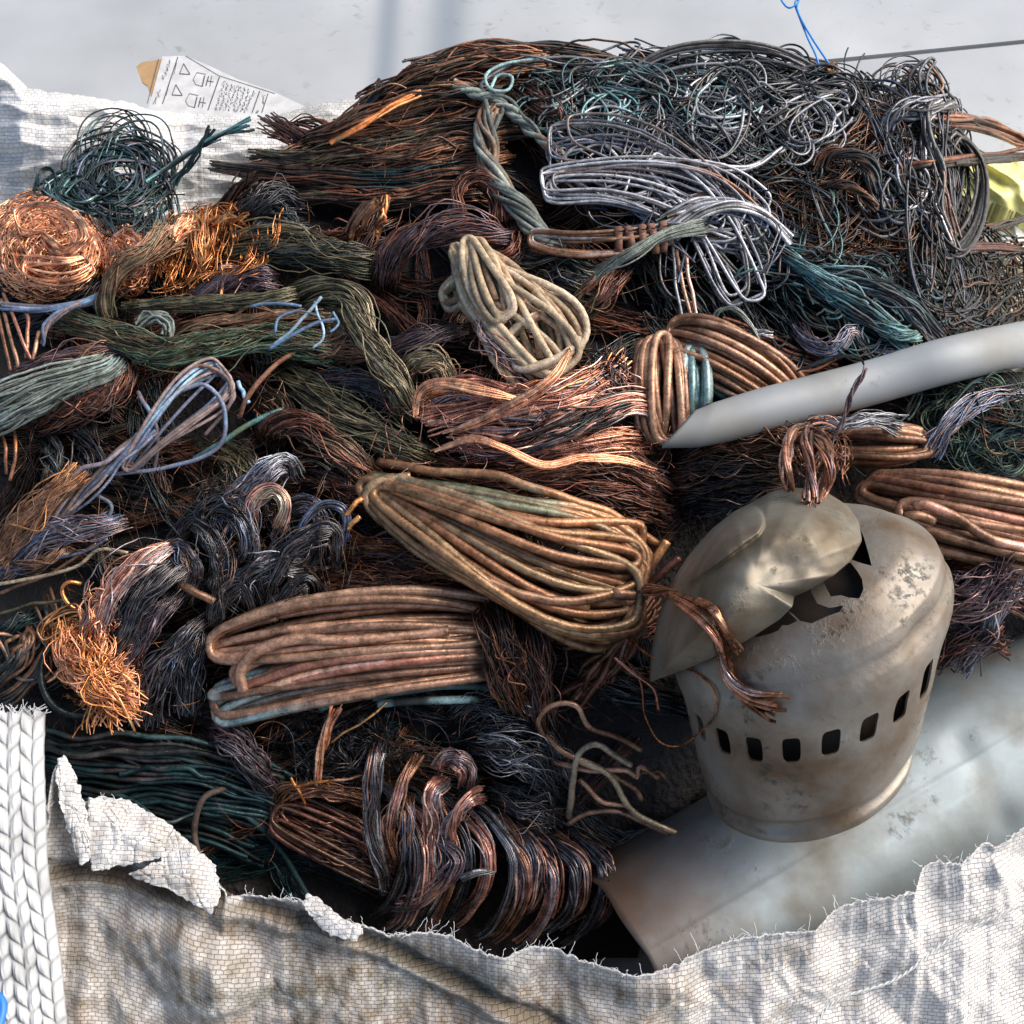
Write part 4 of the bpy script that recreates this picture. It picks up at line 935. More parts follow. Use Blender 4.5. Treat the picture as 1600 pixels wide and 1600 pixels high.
bundle('mauve grey wire bundle with rounded end beside the brown stub',
       [K([(290, 480, 20), (340, 455, 36), (400, 432, 44), (436, 445, 36)], 22, 70, 1.6, .7, 'purple', alt='bluegrey', prof=(.7, 1, 1, .9))])

# ---- silver loops and rust-brown clips
t = thing('wire_loops', 'shiny silver grey wire loops gathered by rust brown clips at the heap top', 'wire loops', W(1000, 380, 40))
sil = [hank([(850, 300, 62), (960, 285, 74), (1080, 300, 70), (1190, 350, 56)], 50, 11, 2.4, 26, 'silver', 'brown', .2, seed=1, jl=.22, cross=.6, widthprof=(.8, .7, 1, 1.3, 1)),
       hank([(860, 240, 60), (980, 240, 70), (1090, 300, 60), (1200, 420, 40)], 48, 8, 2.3, 26, 'silver', 'bluegrey', .2, seed=2, jl=.25, cross=.8),
       hank([(1010, 262, 66), (1100, 330, 66), (1170, 470, 44)], 40, 5, 2.6, 20, 'silver', 'greyblk', .2, seed=4, jl=.2, cross=.6),
       swirl((960, 260), 110, 66, 14, 2.2, 'silver', 'greyblk', .3, h=(40, 78), seed=310, inner=.6, arc=(2.5, 5), jit=.4, wav=.05, rot=.25), swirl((1110, 330), 100, 60, 14, 2.2, 'silver', 'brown', .3, h=(40, 74), seed=311, inner=.6, arc=(2.5, 5), jit=.4, wav=.05, rot=.5),
       tangle([(880, 180), (1130, 200), (1240, 420), (1100, 520), (1040, 380), (860, 300)], 60, 2.3, (150, 420), 'silver', 'bluegrey', .5, curl=.015, h=(30, 75), seed=7),
       rope([(1030, 372, 66), (1110, 335, 74), (1180, 345, 66), (1240, 400, 50)], 24, 16, 3.2, .3, 'silver', alt='greyblk', altamt=.2, wob=.15, seed=3)]
put('silver_strands', sil, 'tin', parent=t)
put('gathered_strands', [hank([(828, 372, 58), (890, 382, 70), (980, 378, 72), (1060, 362, 66)], 20, 8, 3.6, 14, 'umber', 'silver', .3, seed=5, jl=.05, cross=.3)], 'dull', parent=t)
for k, (x, y) in enumerate(((966, 378), (984, 377), (1003, 375), (1020, 373), (1036, 370))):
    n = 24; th = np.linspace(-.4, 2*np.pi-.5, n); c = W(x, y, 70); T = RT*.97+UP*.10-FW*.0; Nn = NRM; Bn = np.cross(T, Nn)
    s = float(SCL(c)); P = c+s*(24*np.sin(th)[:, None]*Bn+17*np.cos(th)[:, None]*Nn+(k % 2*2-1)*2*np.sin(th*1.)[:, None]*T)
    V = [];                                         # flat metal band: a ribbon with thickness
    for i in range(n):
        o_ = (P[i]-c); o_ /= np.linalg.norm(o_)
        for a, b2 in ((-5.5, -1.3), (5.5, -1.3), (5.5, 1.3), (-5.5, 1.3)): V.append(P[i]+s*(a*T+b2*o_))
    F = [[i*4+q, i*4+(q+1) % 4, (i+1)*4+(q+1) % 4, (i+1)*4+q] for i in range(n-1) for q in range(4)]+[[0, 1, 2, 3], [(n-1)*4+q for q in (3, 2, 1, 0)]]
    make('clip', V, F, MT['matte'], t, np.tile(np.array([.20, .095, .06])*(.8+.12*k), (len(V), 1)))
bundle('pale green fan of fine strands draped over the rust brown clips',
       [K([(870, 470, 20), (930, 430, 50), (985, 395, 88), (1040, 366, 92), (1110, 352, 80)], 16, 44, 1.6, .6, 'greygreen', alt='dkteal', altamt=.25, prof=(1.3, .8, .7, .9), fray=(.4, .2), flat=.5)], 'matte')
bundle('dark grey burnt bundle under the clips, reddish at its right end',
       [K([(790, 400, 20), (870, 415, 40), (930, 440, 40)], 30, 70, 1.8, .4, 'greyblk', alt='olive'), K([(880, 500, 10), (930, 460, 36), (965, 420, 46)], 26, 60, 1.8, .3, 'redbrown', alt='olive')])

# ---- upper right tangle
TG = 'tangles of burnt wire on the upper right'
def tang(label, parts, mat='burnt', name='wire_tangle'): return put(name, parts, mat, label, 'wire tangle', TG)
tang('blue grey wires arching along the very top of the heap',
     [tangle([(960, 90), (1120, 70), (1300, 100), (1420, 150), (1250, 170), (1000, 150)], 42, 2.6, (200, 420), 'greyblk', 'silver', .35, curl=.004, h=(10, 46), flow=10, seed=21),
      hank([(960, 150, 30), (1060, 95, 54), (1180, 88, 44), (1300, 130, 20)], 22, 5, 3., 16, 'greyblk', 'silver', .4, seed=6, cross=.4, jl=.2),
      wire([(930, 118, 30), (975, 98, 60), (1000, 72, 66), (978, 66, 66), (940, 80, 60)], 2., 'greyblk', seed=1), wire([(560, 92, -90), (600, 92, -90)], 1., 'greyblk')][:3], 'tin')
tang('green tinged wire loops on the top middle of the tangle',
     [tangle([(790, 120), (1000, 120), (1110, 220), (1000, 260), (850, 190)], 90, 2.2, (120, 380), 'greyblk', 'teal', .4, curl=.018, h=(24, 62), seed=22),
      tangle([(800, 100), (1000, 110), (1060, 180), (860, 200)], 26, 2.6, (120, 320), 'silver', 'teal', .4, curl=.02, h=(36, 70), seed=23)], 'dull')
tang('round open loops of dark wire at the top right of the tangle',
     [tangle([(1040, 110), (1300, 120), (1340, 220), (1080, 240)], 80, 2.5, (200, 520), 'greyblk', 'silver', .35, curl=.026, h=(20, 58), seed=24),
      tangle([(1060, 120), (1230, 130), (1240, 220), (1080, 220)], 30, 2.7, (260, 520), 'silver', 'dkteal', .5, curl=.022, h=(36, 64), seed=25)], 'tin')
tang('big open loops of pale wire lying loose on the dark tangle',
     [swirl((1120, 165), 95, 62, 16, 2.3, 'silver', 'teal', .4, h=(40, 66), seed=301, inner=.65, arc=(3.5, 7), jit=.5, wav=.05),
      swirl((1270, 190), 90, 66, 14, 2.3, 'silver', 'greyblk', .5, h=(40, 66), seed=302, inner=.6, arc=(3, 6), jit=.5, wav=.05),
      swirl((940, 175), 80, 60, 14, 2.3, 'silver', 'teal', .5, h=(40, 70), seed=303, inner=.6, arc=(3, 6), jit=.5, wav=.06),
      swirl((1400, 300), 80, 100, 22, 2.3, 'greyblk', 'silver', .5, h=(30, 66), seed=304, inner=.6, arc=(3, 6), jit=.5, wav=.05)], 'tin')
tang('rusty brown frizzy wire in the dark centre of the tangle',
     [tangle([(1210, 190), (1400, 190), (1460, 330), (1380, 420), (1230, 380)], 200, 1.6, (120, 380), 'dkbrown', 'brown', .3, curl=.02, h=(10, 52), seed=26),
      rope([(1270, 270, 50), (1300, 240, 66), (1360, 260, 66), (1370, 320, 50)], 10, 16, 2.2, 1., 'dkbrown', alt='greyblk', seed=4),
      rope([(1280, 290, 56), (1330, 290, 66), (1370, 330, 60)], 8, 14, 2.2, 1., 'dkbrown', seed=5)], 'dull')
tang('dark green and black wire sweeping down the middle of the tangle',
     [tangle([(1000, 200), (1250, 230), (1300, 360), (1180, 400), (1020, 280)], 110, 2.3, (180, 460), 'greyblk', 'teal', .3, curl=.008, h=(14, 56), flow=24, seed=27),
      rope([(1000, 205, 60), (1080, 250, 66), (1160, 262, 60), (1225, 235, 50)], 14, 10, 2.8, .3, 'silver', alt='umber', altamt=.3, wob=.2, seed=6)], 'tin')
tang('grey wires curving round the right shoulder of the heap',
     [tangle([(1330, 140), (1480, 150), (1500, 300), (1530, 450), (1430, 470), (1400, 300)], 95, 2.4, (160, 420), 'greyblk', 'bluegrey', .4, curl=.012, h=(6, 56), flow=72, seed=28),
      rope([(1370, 215, 40), (1400, 180, 60), (1450, 165, 60), (1485, 160, 50)], 22, 22, 2.6, .4, 'silver', alt='greyblk', altamt=.4, wob=.25, seed=7)], 'tin')
tang('pale wires hanging in strands down the right side of the heap',
     [rope([(1480, 158, 60), (1452, 180, 64), (1458, 240, 60), (1475, 320, 66), (1490, 400, 80)], 14, 9, 2.6, .5, 'silver', alt='brown', altamt=.3, wob=.35, seed=8),
      tangle([(1450, 180), (1490, 190), (1560, 440), (1460, 420)], 22, 2.3, (120, 330), 'greyblk', 'brown', .3, curl=.01, h=(20, 80), flow=70, seed=29)], 'tin')
tang('tall upright loops of dark wire at the top right corner of the heap',
     [wire([(1425, 165, 30), (1422, 120, 50), (1445, 96, 60), (1460, 110, 60), (1476, 140, 54), (1490, 158, 46), (1470, 165, 40)], 2.6, 'greyblk', 'umber', seed=4),
      wire([(1440, 150, 40), (1434, 125, 56), (1438, 108, 62), (1452, 92, 64), (1462, 98, 62), (1450, 115, 60), (1446, 140, 50), (1460, 152, 46), (1492, 160, 40)], 2.6, 'greyblk', seed=5),
      wire([(1450, 100, 60), (1468, 118, 60), (1472, 138, 54), (1455, 150, 44), (1430, 165, 30)], 2.4, 'umber', seed=6),
      tangle([(1400, 140), (1490, 150), (1490, 180), (1400, 180)], 24, 2.2, (60, 180), 'greyblk', 'silver', .4, curl=.03, h=(20, 46), seed=30)], 'dull')
tang('teal crinkled wire tangle on the lower right slope above the pipe',
     [tangle([(1240, 390), (1400, 420), (1560, 480), (1520, 545), (1400, 560), (1260, 470)], 150, 2.4, (70, 260), 'greyblk', 'teal', .5, curl=.02, h=(8, 56), seed=31, crinkle=2.2),
      tangle([(1200, 380), (1330, 420), (1440, 530), (1330, 540), (1200, 450)], 70, 2.4, (140, 340), 'greyblk', 'teal', .5, curl=.008, flow=38, h=(24, 60), seed=32, crinkle=1.4)], 'matte')
tang('springy bent wires reaching out to the right over the floor',
     [tangle([(1470, 360), (1640, 380), (1660, 520), (1500, 540)], 60, 2.2, (80, 300), 'greyblk', 'umber', .4, curl=.02, h=(0, 70), seed=33, crinkle=2)], 'dull')
tang('black loops of coated wire beside the yellow bag',
     [hank([(1480, 215, 20), (1510, 260, 40), (1500, 330, 50), (1460, 390, 40)], 42, 9, 3., 26, 'black', 'bluegrey', .3, seed=8, cross=.3, jl=.12),
      hank([(1380, 240, 30), (1400, 300, 50), (1400, 370, 40)], 30, 6, 2.8, 20, 'black', 'silver', .3, seed=9, cross=.4, jl=.2)], 'tin')
tang('dark wires crossing under the silver loops on the slope',
     [tangle([(980, 400), (1200, 380), (1260, 520), (1160, 560), (980, 500)], 110, 2.2, (150, 380), 'greyblk', 'dkteal', .4, curl=.008, h=(-6, 40), flow=64, seed=34),
      wire([(1058, 390, 60), (1066, 440, 60), (1085, 516, 44)], 3., 'copteal', seed=8), wire([(1072, 400, 60), (1080, 450, 60), (1094, 520, 44)], 3., 'pink', seed=9),
      wire([(1050, 380, 60), (1056, 440, 56), (1070, 515, 40)], 2.6, 'silver', seed=10)], 'tin')
bundle('brown stranded wires sticking out to the right above the yellow bag',
       [K([(1400, 170, 30), (1465, 180, 40), (1530, 188, 60), (1600, 215, 70), (1680, 260, 70)], 17, 26, 3.2, .15, 'brown', alt='dkbrown', fray=(.1, .5))], 'dull')
bundle('straight dark brown wires passing over the yellow bag',
       [K([(1400, 268, 40), (1480, 256, 60), (1560, 250, 70), (1700, 246, 80)], 10, 12, 3.2, .1, 'dkbrown', alt='olive')], 'dull')
bundle('reddish brown wires reaching right above the beige sacking',
       [K([(1440, 400, 40), (1520, 385, 60), (1600, 390, 60), (1700, 420, 60)], 9, 12, 2.6, .3, 'redbrown', wob=.3), K([(1530, 360, 50), (1580, 350, 60), (1640, 330, 60)], 8, 8, 3, .3, 'dkbrown', wob=.2)], 'dull')
# blue string and its brown knot
put('blue_string', [wire([(1282, 118, 40), (1276, 90, 54), (1262, 60, 60), (1248, 25, 70), (1242, 6, 76), (1250, -2, 80), (1246, 12, 80), (1252, 30, 74), (1270, 62, 60), (1294, 98, 54)], 1.7, 'blue', seed=12, wobble=.6),
                    wire([(1244, 8, 78), (1232, 12, 74), (1222, 2, 74), (1218, -8, 74)], 1.6, 'blue', seed=13, wobble=.6)],
    (lambda m: m)(simple('blue_nylon', (.03, .24, .62), .4)), 'bright blue nylon string rising from the top of the heap', 'string')
put('cloth_knot', [swirl((1298, 108), 11, 12, 26, 2.4, 'dkbrown', 'orange', .25, h=(30, 54), seed=41, jit=.2)], 'matte',
    'small brown burnt knot at the foot of the blue string', 'knot')

# ---- left side
put('wire_nest', [swirl((190, 275), 96, 76, 70, 1.7, 'dkteal', 'bluegrey', .4, h=(6, 56), seed=10, arc=(3, 6), jit=.35, inner=.5, wav=.05),
                  swirl((130, 300), 80, 46, 60, 1.5, 'dkteal', 'teal', .4, h=(4, 50), seed=42, inner=.4),
                  tangle([(130, 230), (260, 210), (280, 340), (140, 340)], 30, 1.8, (180, 300), 'greyblk', 'teal', .4, curl=.008, flow=80, h=(14, 44), seed=43),
                  rope([(225, 290, 60), (290, 245, 74), (340, 212, 78), (400, 190, 70)], 6, 7, 2., .3, 'teal', alt='dkteal', fray=(.4, 1.2), wob=.3, seed=44),
                  rope([(268, 292, 60), (300, 255, 76), (335, 200, 80)], 6, 6, 2., .3, 'dkteal', fray=(.4, .8), wob=.3, seed=45),
                  rope([(55, 300, 30), (62, 270, 40), (80, 265, 40), (90, 290, 30)], 6, 6, 1.6, .3, 'dkteal', wob=.4, seed=46)],
    'dull', 'springy ball of thin blue black wire lying against the white sack rim', 'wire nest')
CO = 'bright copper nests at the left'
put('copper_nest', [swirl((70, 385), 98, 88, 520, 1.35, 'bright', 'orange', .25, h=(-6, 74), seed=50, jit=.42, crinkle=1.5),
                    hank([(30, 360, 76), (80, 345, 90), (120, 390, 88)], 34, 14, 1.9, 12, 'bright', seed=11, cross=.5, wvar=.25, expo=.8),
                    hank([(40, 420, 70), (100, 425, 80), (140, 410, 70)], 24, 8, 1.9, 12, 'bright', seed=12, cross=.5, expo=.8)],
    'bare', 'large round nest of bright bare copper wire at the left edge', 'copper wire', CO)
put('copper_nest', [swirl((200, 405), 46, 62, 220, 1.3, 'bright', 'orange', .3, h=(-6, 54), seed=51, jit=.4, crinkle=1.5),
                    hank([(185, 370, 60), (210, 400, 60), (205, 430, 50)], 20, 8, 1.8, 10, 'bright', seed=13, cross=.4, expo=.8)],
    'bare', 'smaller nest of bright copper wire behind the brown stub', 'copper wire', CO)
put('copper_curls', [tangle([(240, 350), (330, 340), (440, 320), (420, 400), (330, 440), (250, 440)], 150, 1.2, (60, 200), 'orange', 'brown', .4, curl=.02, h=(10, 54), flow=100, seed=52, fam=3),
                     rope([(300, 352, 60), (340, 345, 70), (390, 338, 70)], 6, 8, 1.8, 2., 'orange', seed=53, wob=.4),
                     rope([(310, 430, 30), (318, 380, 60), (325, 330, 60)], 14, 30, 1.4, .6, 'orange', alt='brown', fray=(.4, .8), wob=.25, seed=54)],
    'bare', 'orange copper curls frizzing up beside the frayed brown stub', 'copper wire')
bundle('black frizzy wire heap with twisted tips below the white sack rim',
       [K([(330, 340, 10), (370, 300, 44), (405, 268, 64)], 12, 22, 1.8, .5, 'dkbrown', alt='tan', fray=(.3, 1)), K([(360, 350, 20), (400, 320, 50), (440, 310, 40), (470, 330, 20)], 22, 50, 1.7, .8, 'black', wob=.4),
        K([(380, 310, 30), (430, 330, 40), (480, 370, 30)], 20, 44, 1.7, .8, 'greyblk', alt='brown', wob=.4)])
bundle('short thick brown stub with a frayed pale copper end sticking up',
       [K([(170, 500, 30), (168, 470, 56), (190, 425, 80), (235, 390, 92), (275, 358, 96)], 19, 70, 2., .5, 'olive', alt='umber', altamt=.45, prof=(.9, 1, 1, 1.1), fray=(.1, .5), wob=.06),
        K([(262, 372, 96), (280, 355, 98), (298, 345, 92)], 14, 26, 1.8, .3, 'bright', alt='tan', fray=(.2, .9))], 'dull')
bundle('long straight olive brown rope running right from the stub',
       [K([(190, 482, 40), (300, 478, 54), (400, 470, 62), (470, 458, 66)], 13, 70, 1.6, .5, 'olive', alt='umber', wob=.05)], 'dull')
bundle('thick olive rope that bends downward at the left of the beige coil',
       [K([(450, 472, 50), (500, 455, 66), (548, 470, 76), (566, 515, 78), (590, 560, 76), (622, 610, 68), (640, 660, 50)], 25, 110, 1.8, 1.1, 'olive', alt='tan', altamt=.3, wob=.06, prof=(.7, 1, .9, 1, .7))], 'dull')
bundle('thick mossy green rope crossing the left of the heap, brown at its right end',
       [K([(80, 490, 20), (160, 520, 50), (250, 552, 66), (330, 540, 70), (430, 530, 62), (560, 552, 40)], 27, 120, 1.8, .8, 'green', alt='umber', altamt=.35, wob=.05, prof=(.8, 1, .95, 1.1, .9))], 'dull')
bundle('brown rope lying between the straight rope and the mossy one',
       [K([(275, 520, 40), (340, 502, 54), (430, 500, 54), (520, 500, 40)], 17, 80, 1.6, .8, 'umber', alt='olive', wob=.06)], 'dull')
bundle('mauve grey wire bundle running right from the bend of the olive rope',
       [K([(600, 545, 30), (660, 530, 44), (720, 515, 30)], 18, 60, 1.7, .5, 'purple', alt='olive'), K([(470, 560, 30), (520, 545, 44), (590, 545, 40)], 22, 60, 1.8, .3, 'umber', alt='purple')], 'dull')
bundle('small grey coil end between the mossy rope and the straight one',
       [K([(215, 510, 56), (240, 495, 66), (262, 505, 66), (258, 525, 60)], 10, 18, 2.2, .2, 'greygreen', wob=.1)], 'matte')
put('wire_spray', [wire([(390, 478, 76), (440, 476, 84), (472, 478, 84)], 2.6, 'blue', seed=20), wire([(500, 465, 84), (480, 490, 88), (460, 515, 88), (428, 540, 80)], 2.8, 'blue', seed=21),
                   wire([(525, 498, 84), (495, 505, 88), (462, 520, 88), (420, 545, 80)], 2.8, 'blue', seed=22), wire([(428, 520, 84), (436, 495, 90), (470, 485, 90), (505, 498, 86)], 2.2, 'blue', 'silver', seed=23),
                   wire([(490, 470, 84), (500, 500, 88), (505, 525, 84), (490, 545, 80)], 2., 'blue', 'silver', seed=24), wire([(522, 488, 84), (528, 505, 86), (515, 520, 84)], 2., 'blue', seed=25)],
    'matte', 'pale blue crusted wire spray lying on the brown ropes', 'wire spray')
bundle('big pale teal coated bundle at the left edge',
       [K([(-60, 670, 20), (10, 640, 56), (90, 605, 66), (170, 578, 60), (200, 560, 40)], 32, 150, 2.6, .12, 'greygreen', alt='verd', altamt=.5, wob=.03, prof=(1.1, 1.1, 1, .9, .7), sub=2.6, K=30, stray=0)], 'matte')
bundle('brown bundle tucked above the big pale teal one',
       [K([(20, 590, 30), (80, 572, 50), (150, 560, 50), (210, 555, 40)], 22, 80, 1.8, .4, 'purple', alt='umber')], 'dull')
bundle('dark brown burnt bundle curling under the pale teal one',
       [K([(60, 660, 30), (130, 640, 50), (190, 600, 50), (200, 560, 40)], 26, 90, 1.7, .5, 'redbrown', alt='olive'), K([(80, 680, 20), (90, 720, 40), (70, 770, 30)], 20, 60, 1.7, .6, 'greyblk'),
        K([(120, 660, 30), (150, 720, 44), (140, 780, 30)], 22, 60, 1.7, .6, 'black')])
put('wire_loops', [wire([(2, 470, 30), (12, 510, 46), (25, 560, 50), (30, 600, 30)], 3., 'copteal', seed=30), wire([(30, 480, 36), (44, 500, 50), (42, 560, 46)], 3.2, 'copteal', 'pink', seed=31),
                   wire([(5, 460, 30), (30, 520, 56), (48, 560, 50)], 2.8, 'pink', seed=32), wire([(-5, 480, 30), (5, 530, 46), (18, 580, 40)], 3., 'brown', seed=33), wire([(62, 520, 40), (55, 545, 46), (48, 570, 40)], 3.2, 'copteal', seed=34),
                   wire([(-5, 660, 20), (8, 700, 40), (12, 740, 30)], 2.8, 'brown', seed=35), wire([(18, 650, 20), (26, 700, 40), (16, 750, 30)], 2.8, 'brown', 'orange', seed=36)],
    'dull', 'stiff upright copper brown wires at the left edge below the bright nest', 'wire loops')
bundle('blue grey cord lying across the left edge under the bright copper nest',
       [K([(-10, 480, 40), (60, 482, 54), (120, 475, 56), (170, 458, 50)], 7, 14, 2.4, .6, 'bluegrey', alt='blue', wob=.15), K([(62, 540, 40), (70, 510, 54), (100, 485, 58), (150, 470, 50)], 6, 8, 2.4, .6, 'bluegrey', wob=.15)], 'matte')
put('wire_loops', [hank([(200, 730, 50), (250, 670, 76), (300, 625, 80), (355, 590, 66)], 42, 9, 2.7, 24, 'bluegrey', 'blue', .3, seed=14, cross=.45, jl=.14, widthprof=(.3, .5, .8, 1, 1)),
                   rope([(40, 830, 30), (120, 775, 50), (190, 722, 62), (250, 680, 66)], 17, 14, 3.2, .5, 'bluegrey', alt='blue', wob=.25, seed=15),
                   wire([(215, 612, 80), (222, 625, 84), (236, 645, 80), (246, 680, 66), (240, 740, 40)], 3.4, 'bluegrey', 'blue', .5, seed=37),
                   wire([(280, 612, 84), (320, 602, 86), (350, 640, 80), (340, 700, 64), (270, 730, 50), (180, 740, 50)], 3.4, 'bluegrey', 'blue', .4, seed=38),
                   wire([(280, 595, 80), (310, 572, 84), (352, 590, 84), (358, 630, 76), (320, 680, 60)], 3., 'bluegrey', 'umber', .4, seed=39),
                   wire([(150, 775, 50), (175, 790, 50), (160, 815, 40), (90, 830, 30), (60, 800, 30)], 3., 'bluegrey', seed=40)],
    'matte', 'stiff blue grey wire loops sweeping down the left side of the heap', 'wire loops')
put('wire_piece', [wire([(372, 655, 40), (385, 620, 60), (420, 580, 66), (465, 545, 50)], 4., 'rust', 'brown', seed=41), wire([(370, 598, 60), (378, 612, 60), (388, 628, 56)], 3.4, 'blue', seed=42)],
    'matte', 'rusty bent wire with a blue tip left of centre', 'wire')
put('wire_piece', wire([(300, 718, 50), (350, 690, 60), (400, 655, 60), (440, 640, 50)], 4.4, 'teal', 'green', .4, seed=43), 'matte', 'thick dull green wire slanting up beside the blue grey loops', 'wire')
bundle('flared orange brown strand end fanning out at the left',
       [K([(-10, 870, 30), (40, 820, 56), (90, 770, 70), (130, 730, 70)], 22, 90, 1.7, .2, 'umber', alt='orange', altamt=.5, prof=(1.4, 1.1, .9, .9), fray=(.5, .2), flat=.5)], 'dull')
bundle('frayed grey and copper strands at the left edge below the orange fan',
       [K([(-10, 900, 20), (50, 850, 44), (110, 830, 50), (200, 815, 40)], 20, 60, 1.6, .5, 'bluegrey', alt='pink', wob=.3), K([(0, 870, 30), (60, 880, 40), (110, 850, 40)], 14, 40, 1.5, .5, 'umber', alt='bluegrey', wob=.3)])
put('wire_piece', [wire([(-5, 912, 40), (60, 902, 50), (120, 885, 56), (155, 860, 60), (200, 866, 60)], 3., 'tan', 'orange', .3, seed=44), wire([(-5, 960, 30), (50, 945, 40), (105, 935, 50)], 2.8, 'olive', seed=45)],
    'dull', 'long yellowish wire with a kink lying at the left edge', 'wire')
put('wire_piece', [wire([(0, 895, 30), (60, 880, 40), (130, 862, 50), (170, 840, 50)], 3., 'bluegrey', seed=46), wire([(0, 925, 30), (70, 900, 40), (150, 850, 50)], 3., 'umber', seed=47)], 'dull', 'pair of thin grey brown wires just above the yellowish one', 'wire')
put('wire_piece', wire([(128, 960, 60), (105, 940, 64), (98, 920, 66), (110, 910, 66), (128, 914, 60)], 3.4, 'orange', seed=48), 'bare', 'small hooked orange copper wire above the tuft', 'wire')

# ---- centre
bundle('grey olive skein under the copper strips, left of centre',
       [K([(430, 570, 10), (500, 620, 40), (580, 670, 44), (680, 720, 30)], 26, 100, 1.7, .4, 'olive', alt='greyblk', wob=.08), K([(460, 600, 10), (560, 600, 36), (650, 640, 30)], 22, 70, 1.7, .3, 'purple', alt='greyblk')], 'dull')
bundle('folded olive wire skein with fine curled edge beside the bend of the rope',
       [K([(625, 600, 40), (650, 570, 60), (690, 575, 62), (705, 620, 40)], 18, 70, 1.6, .4, 'olive', alt='tan', altamt=.2)], 'dull')
bundle('reddish brown skein looping back at the left of the centre coil',
       [K([(430, 700, 20), (420, 668, 50), (470, 660, 60), (530, 700, 56), (590, 760, 40)], 26, 110, 1.7, .5, 'redbrown', alt='olive', wob=.08), K([(480, 740, 20), (540, 760, 36), (600, 800, 20)], 24, 70, 1.7, .4, 'redbrown')])
bundle('burnt black skein in the shadow left of the reddish one',
       [K([(330, 700, 10), (380, 740, 30), (400, 800, 20)], 30, 70, 1.7, .3, 'olive', alt='greyblk'), K([(400, 600, 10), (440, 640, 20), (420, 690, 20)], 30, 60, 1.8, .3, 'dkbrown')])
bundle('tangled purplish copper ends tied into the left foot of the beige coil',
       [K([(755, 490, 70), (775, 525, 76), (795, 560, 70), (825, 590, 50)], 22, 60, 1.7, .7, 'purple', alt='pink', altamt=.35, wob=.4, fray=(.3, .8)), K([(770, 500, 80), (760, 520, 80), (800, 580, 60)], 12, 26, 1.7, .7, 'pink', wob=.4)])
t = thing('copper_strip_bundle', 'bright frayed copper strips laid in flat locks across the centre', 'copper strips', W(850, 680, 30))
put('upper_strands', [rope([(640, 640, 40), (720, 612, 60), (820, 625, 66), (920, 600, 62), (980, 565, 50)], 26, 60, 2.6, .25, 'pink', alt='orange', wob=.2, flat=.5, fray=(.3, .9), seed=60),
                      rope([(660, 665, 50), (760, 645, 66), (870, 640, 70), (960, 610, 60)], 24, 50, 2.8, .3, 'pink', alt='bright', wob=.2, flat=.5, fray=(.3, .6), seed=61),
                      rope([(930, 560, 40), (950, 590, 60), (975, 640, 50)], 26, 60, 1.6, .3, 'blackcop', alt='pink', wob=.5, fray=(1, .8), seed=62)], 'bare', parent=t)
put('middle_strands', [rope([(700, 690, 60), (800, 690, 80), (900, 660, 86), (990, 628, 80), (1046, 650, 56)], 22, 60, 2.4, .3, 'pink', alt='greyblk', altamt=.45, wob=.1, flat=.6, fray=(.2, .3), seed=63),
                       rope([(720, 715, 56), (830, 705, 70), (940, 690, 70), (1030, 690, 50)], 20, 44, 2.4, .3, 'pink', alt='bright', wob=.2, flat=.6, seed=64)], 'bare', parent=t)
put('lower_strands', [rope([(760, 735, 40), (860, 735, 56), (960, 720, 56), (1050, 760, 36)], 24, 60, 2.1, .3, 'brown', alt='pink', altamt=.35, wob=.15, flat=.6, fray=(.2, .4), seed=65),
                      rope([(640, 735, 20), (780, 755, 44), (920, 765, 44), (1060, 800, 20)], 30, 80, 1.9, .3, 'redbrown', alt='brown', wob=.12, seed=66)], 'burnt', parent=t)
def ribbon(path, w_, pal, seed, lift=0):             # a flat bright strip
    a = [rope(path, w_, 14, w_*.2, .25, pal, flat=.12, K=2, wob=.05, stray=0, fray=(.1, .1), seed=seed, prof=(.4, .9, 1, .9, .3), sub=1.4)]
    return a
put('loose_strip', ribbon([(690, 682, 84), (760, 655, 100), (830, 620, 108), (868, 590, 110), (885, 560, 108), (892, 542, 96), (880, 548, 86)], 8, 'bright', 70), 'bare', parent=t)
put('loose_strip', ribbon([(672, 706, 80), (740, 684, 96), (790, 700, 96), (850, 724, 90), (910, 712, 84), (970, 716, 76), (1030, 735, 60)], 9, 'bright', 71), 'bare', parent=t)
put('loose_strip', ribbon([(648, 655, 80), (655, 612, 92), (690, 598, 96), (760, 612, 92), (830, 628, 84)], 8, 'bright', 72), 'bare', parent=t)

CW = dict(cat='wire coil', group=COI)
# beige coil
t = thing('wire_coil', 'pale beige coil of thick wire standing on end above the copper strips', 'wire coil', W(790, 500, 40), COI)
put('coil_turns', [hank([(725, 395, 40), (770, 455, 74), (830, 520, 78), (872, 575, 50)], 60, 22, 5.6, 40, 'tan', seed=20, cross=.9, jl=.10, wvar=.5, widthprof=(.35, .75, 1.1, 1.15, 1.0), hoff=4, turnpts=36),
                   hank([(738, 378, 86), (755, 440, 104), (790, 500, 92)], 30, 9, 5.8, 24, 'tan', seed=27, cross=.8, jl=.10, widthprof=(.5, .9, 1.1, .8), wvar=.4),
                   hank([(694, 470, 40), (730, 450, 60), (760, 420, 60)], 28, 6, 5.6, 16, 'tan', 'olive', .3, seed=22, cross=.3, jl=.1)], 'matte', parent=t)
put('coil_wrap', [hank([(800, 548, 72), (845, 532, 92), (892, 512, 70)], 40, 8, 6.0, 16, 'tan', 'umber', .15, seed=23, cross=.12, jl=.03, wvar=.1, expo=.8)], 'matte', parent=t)
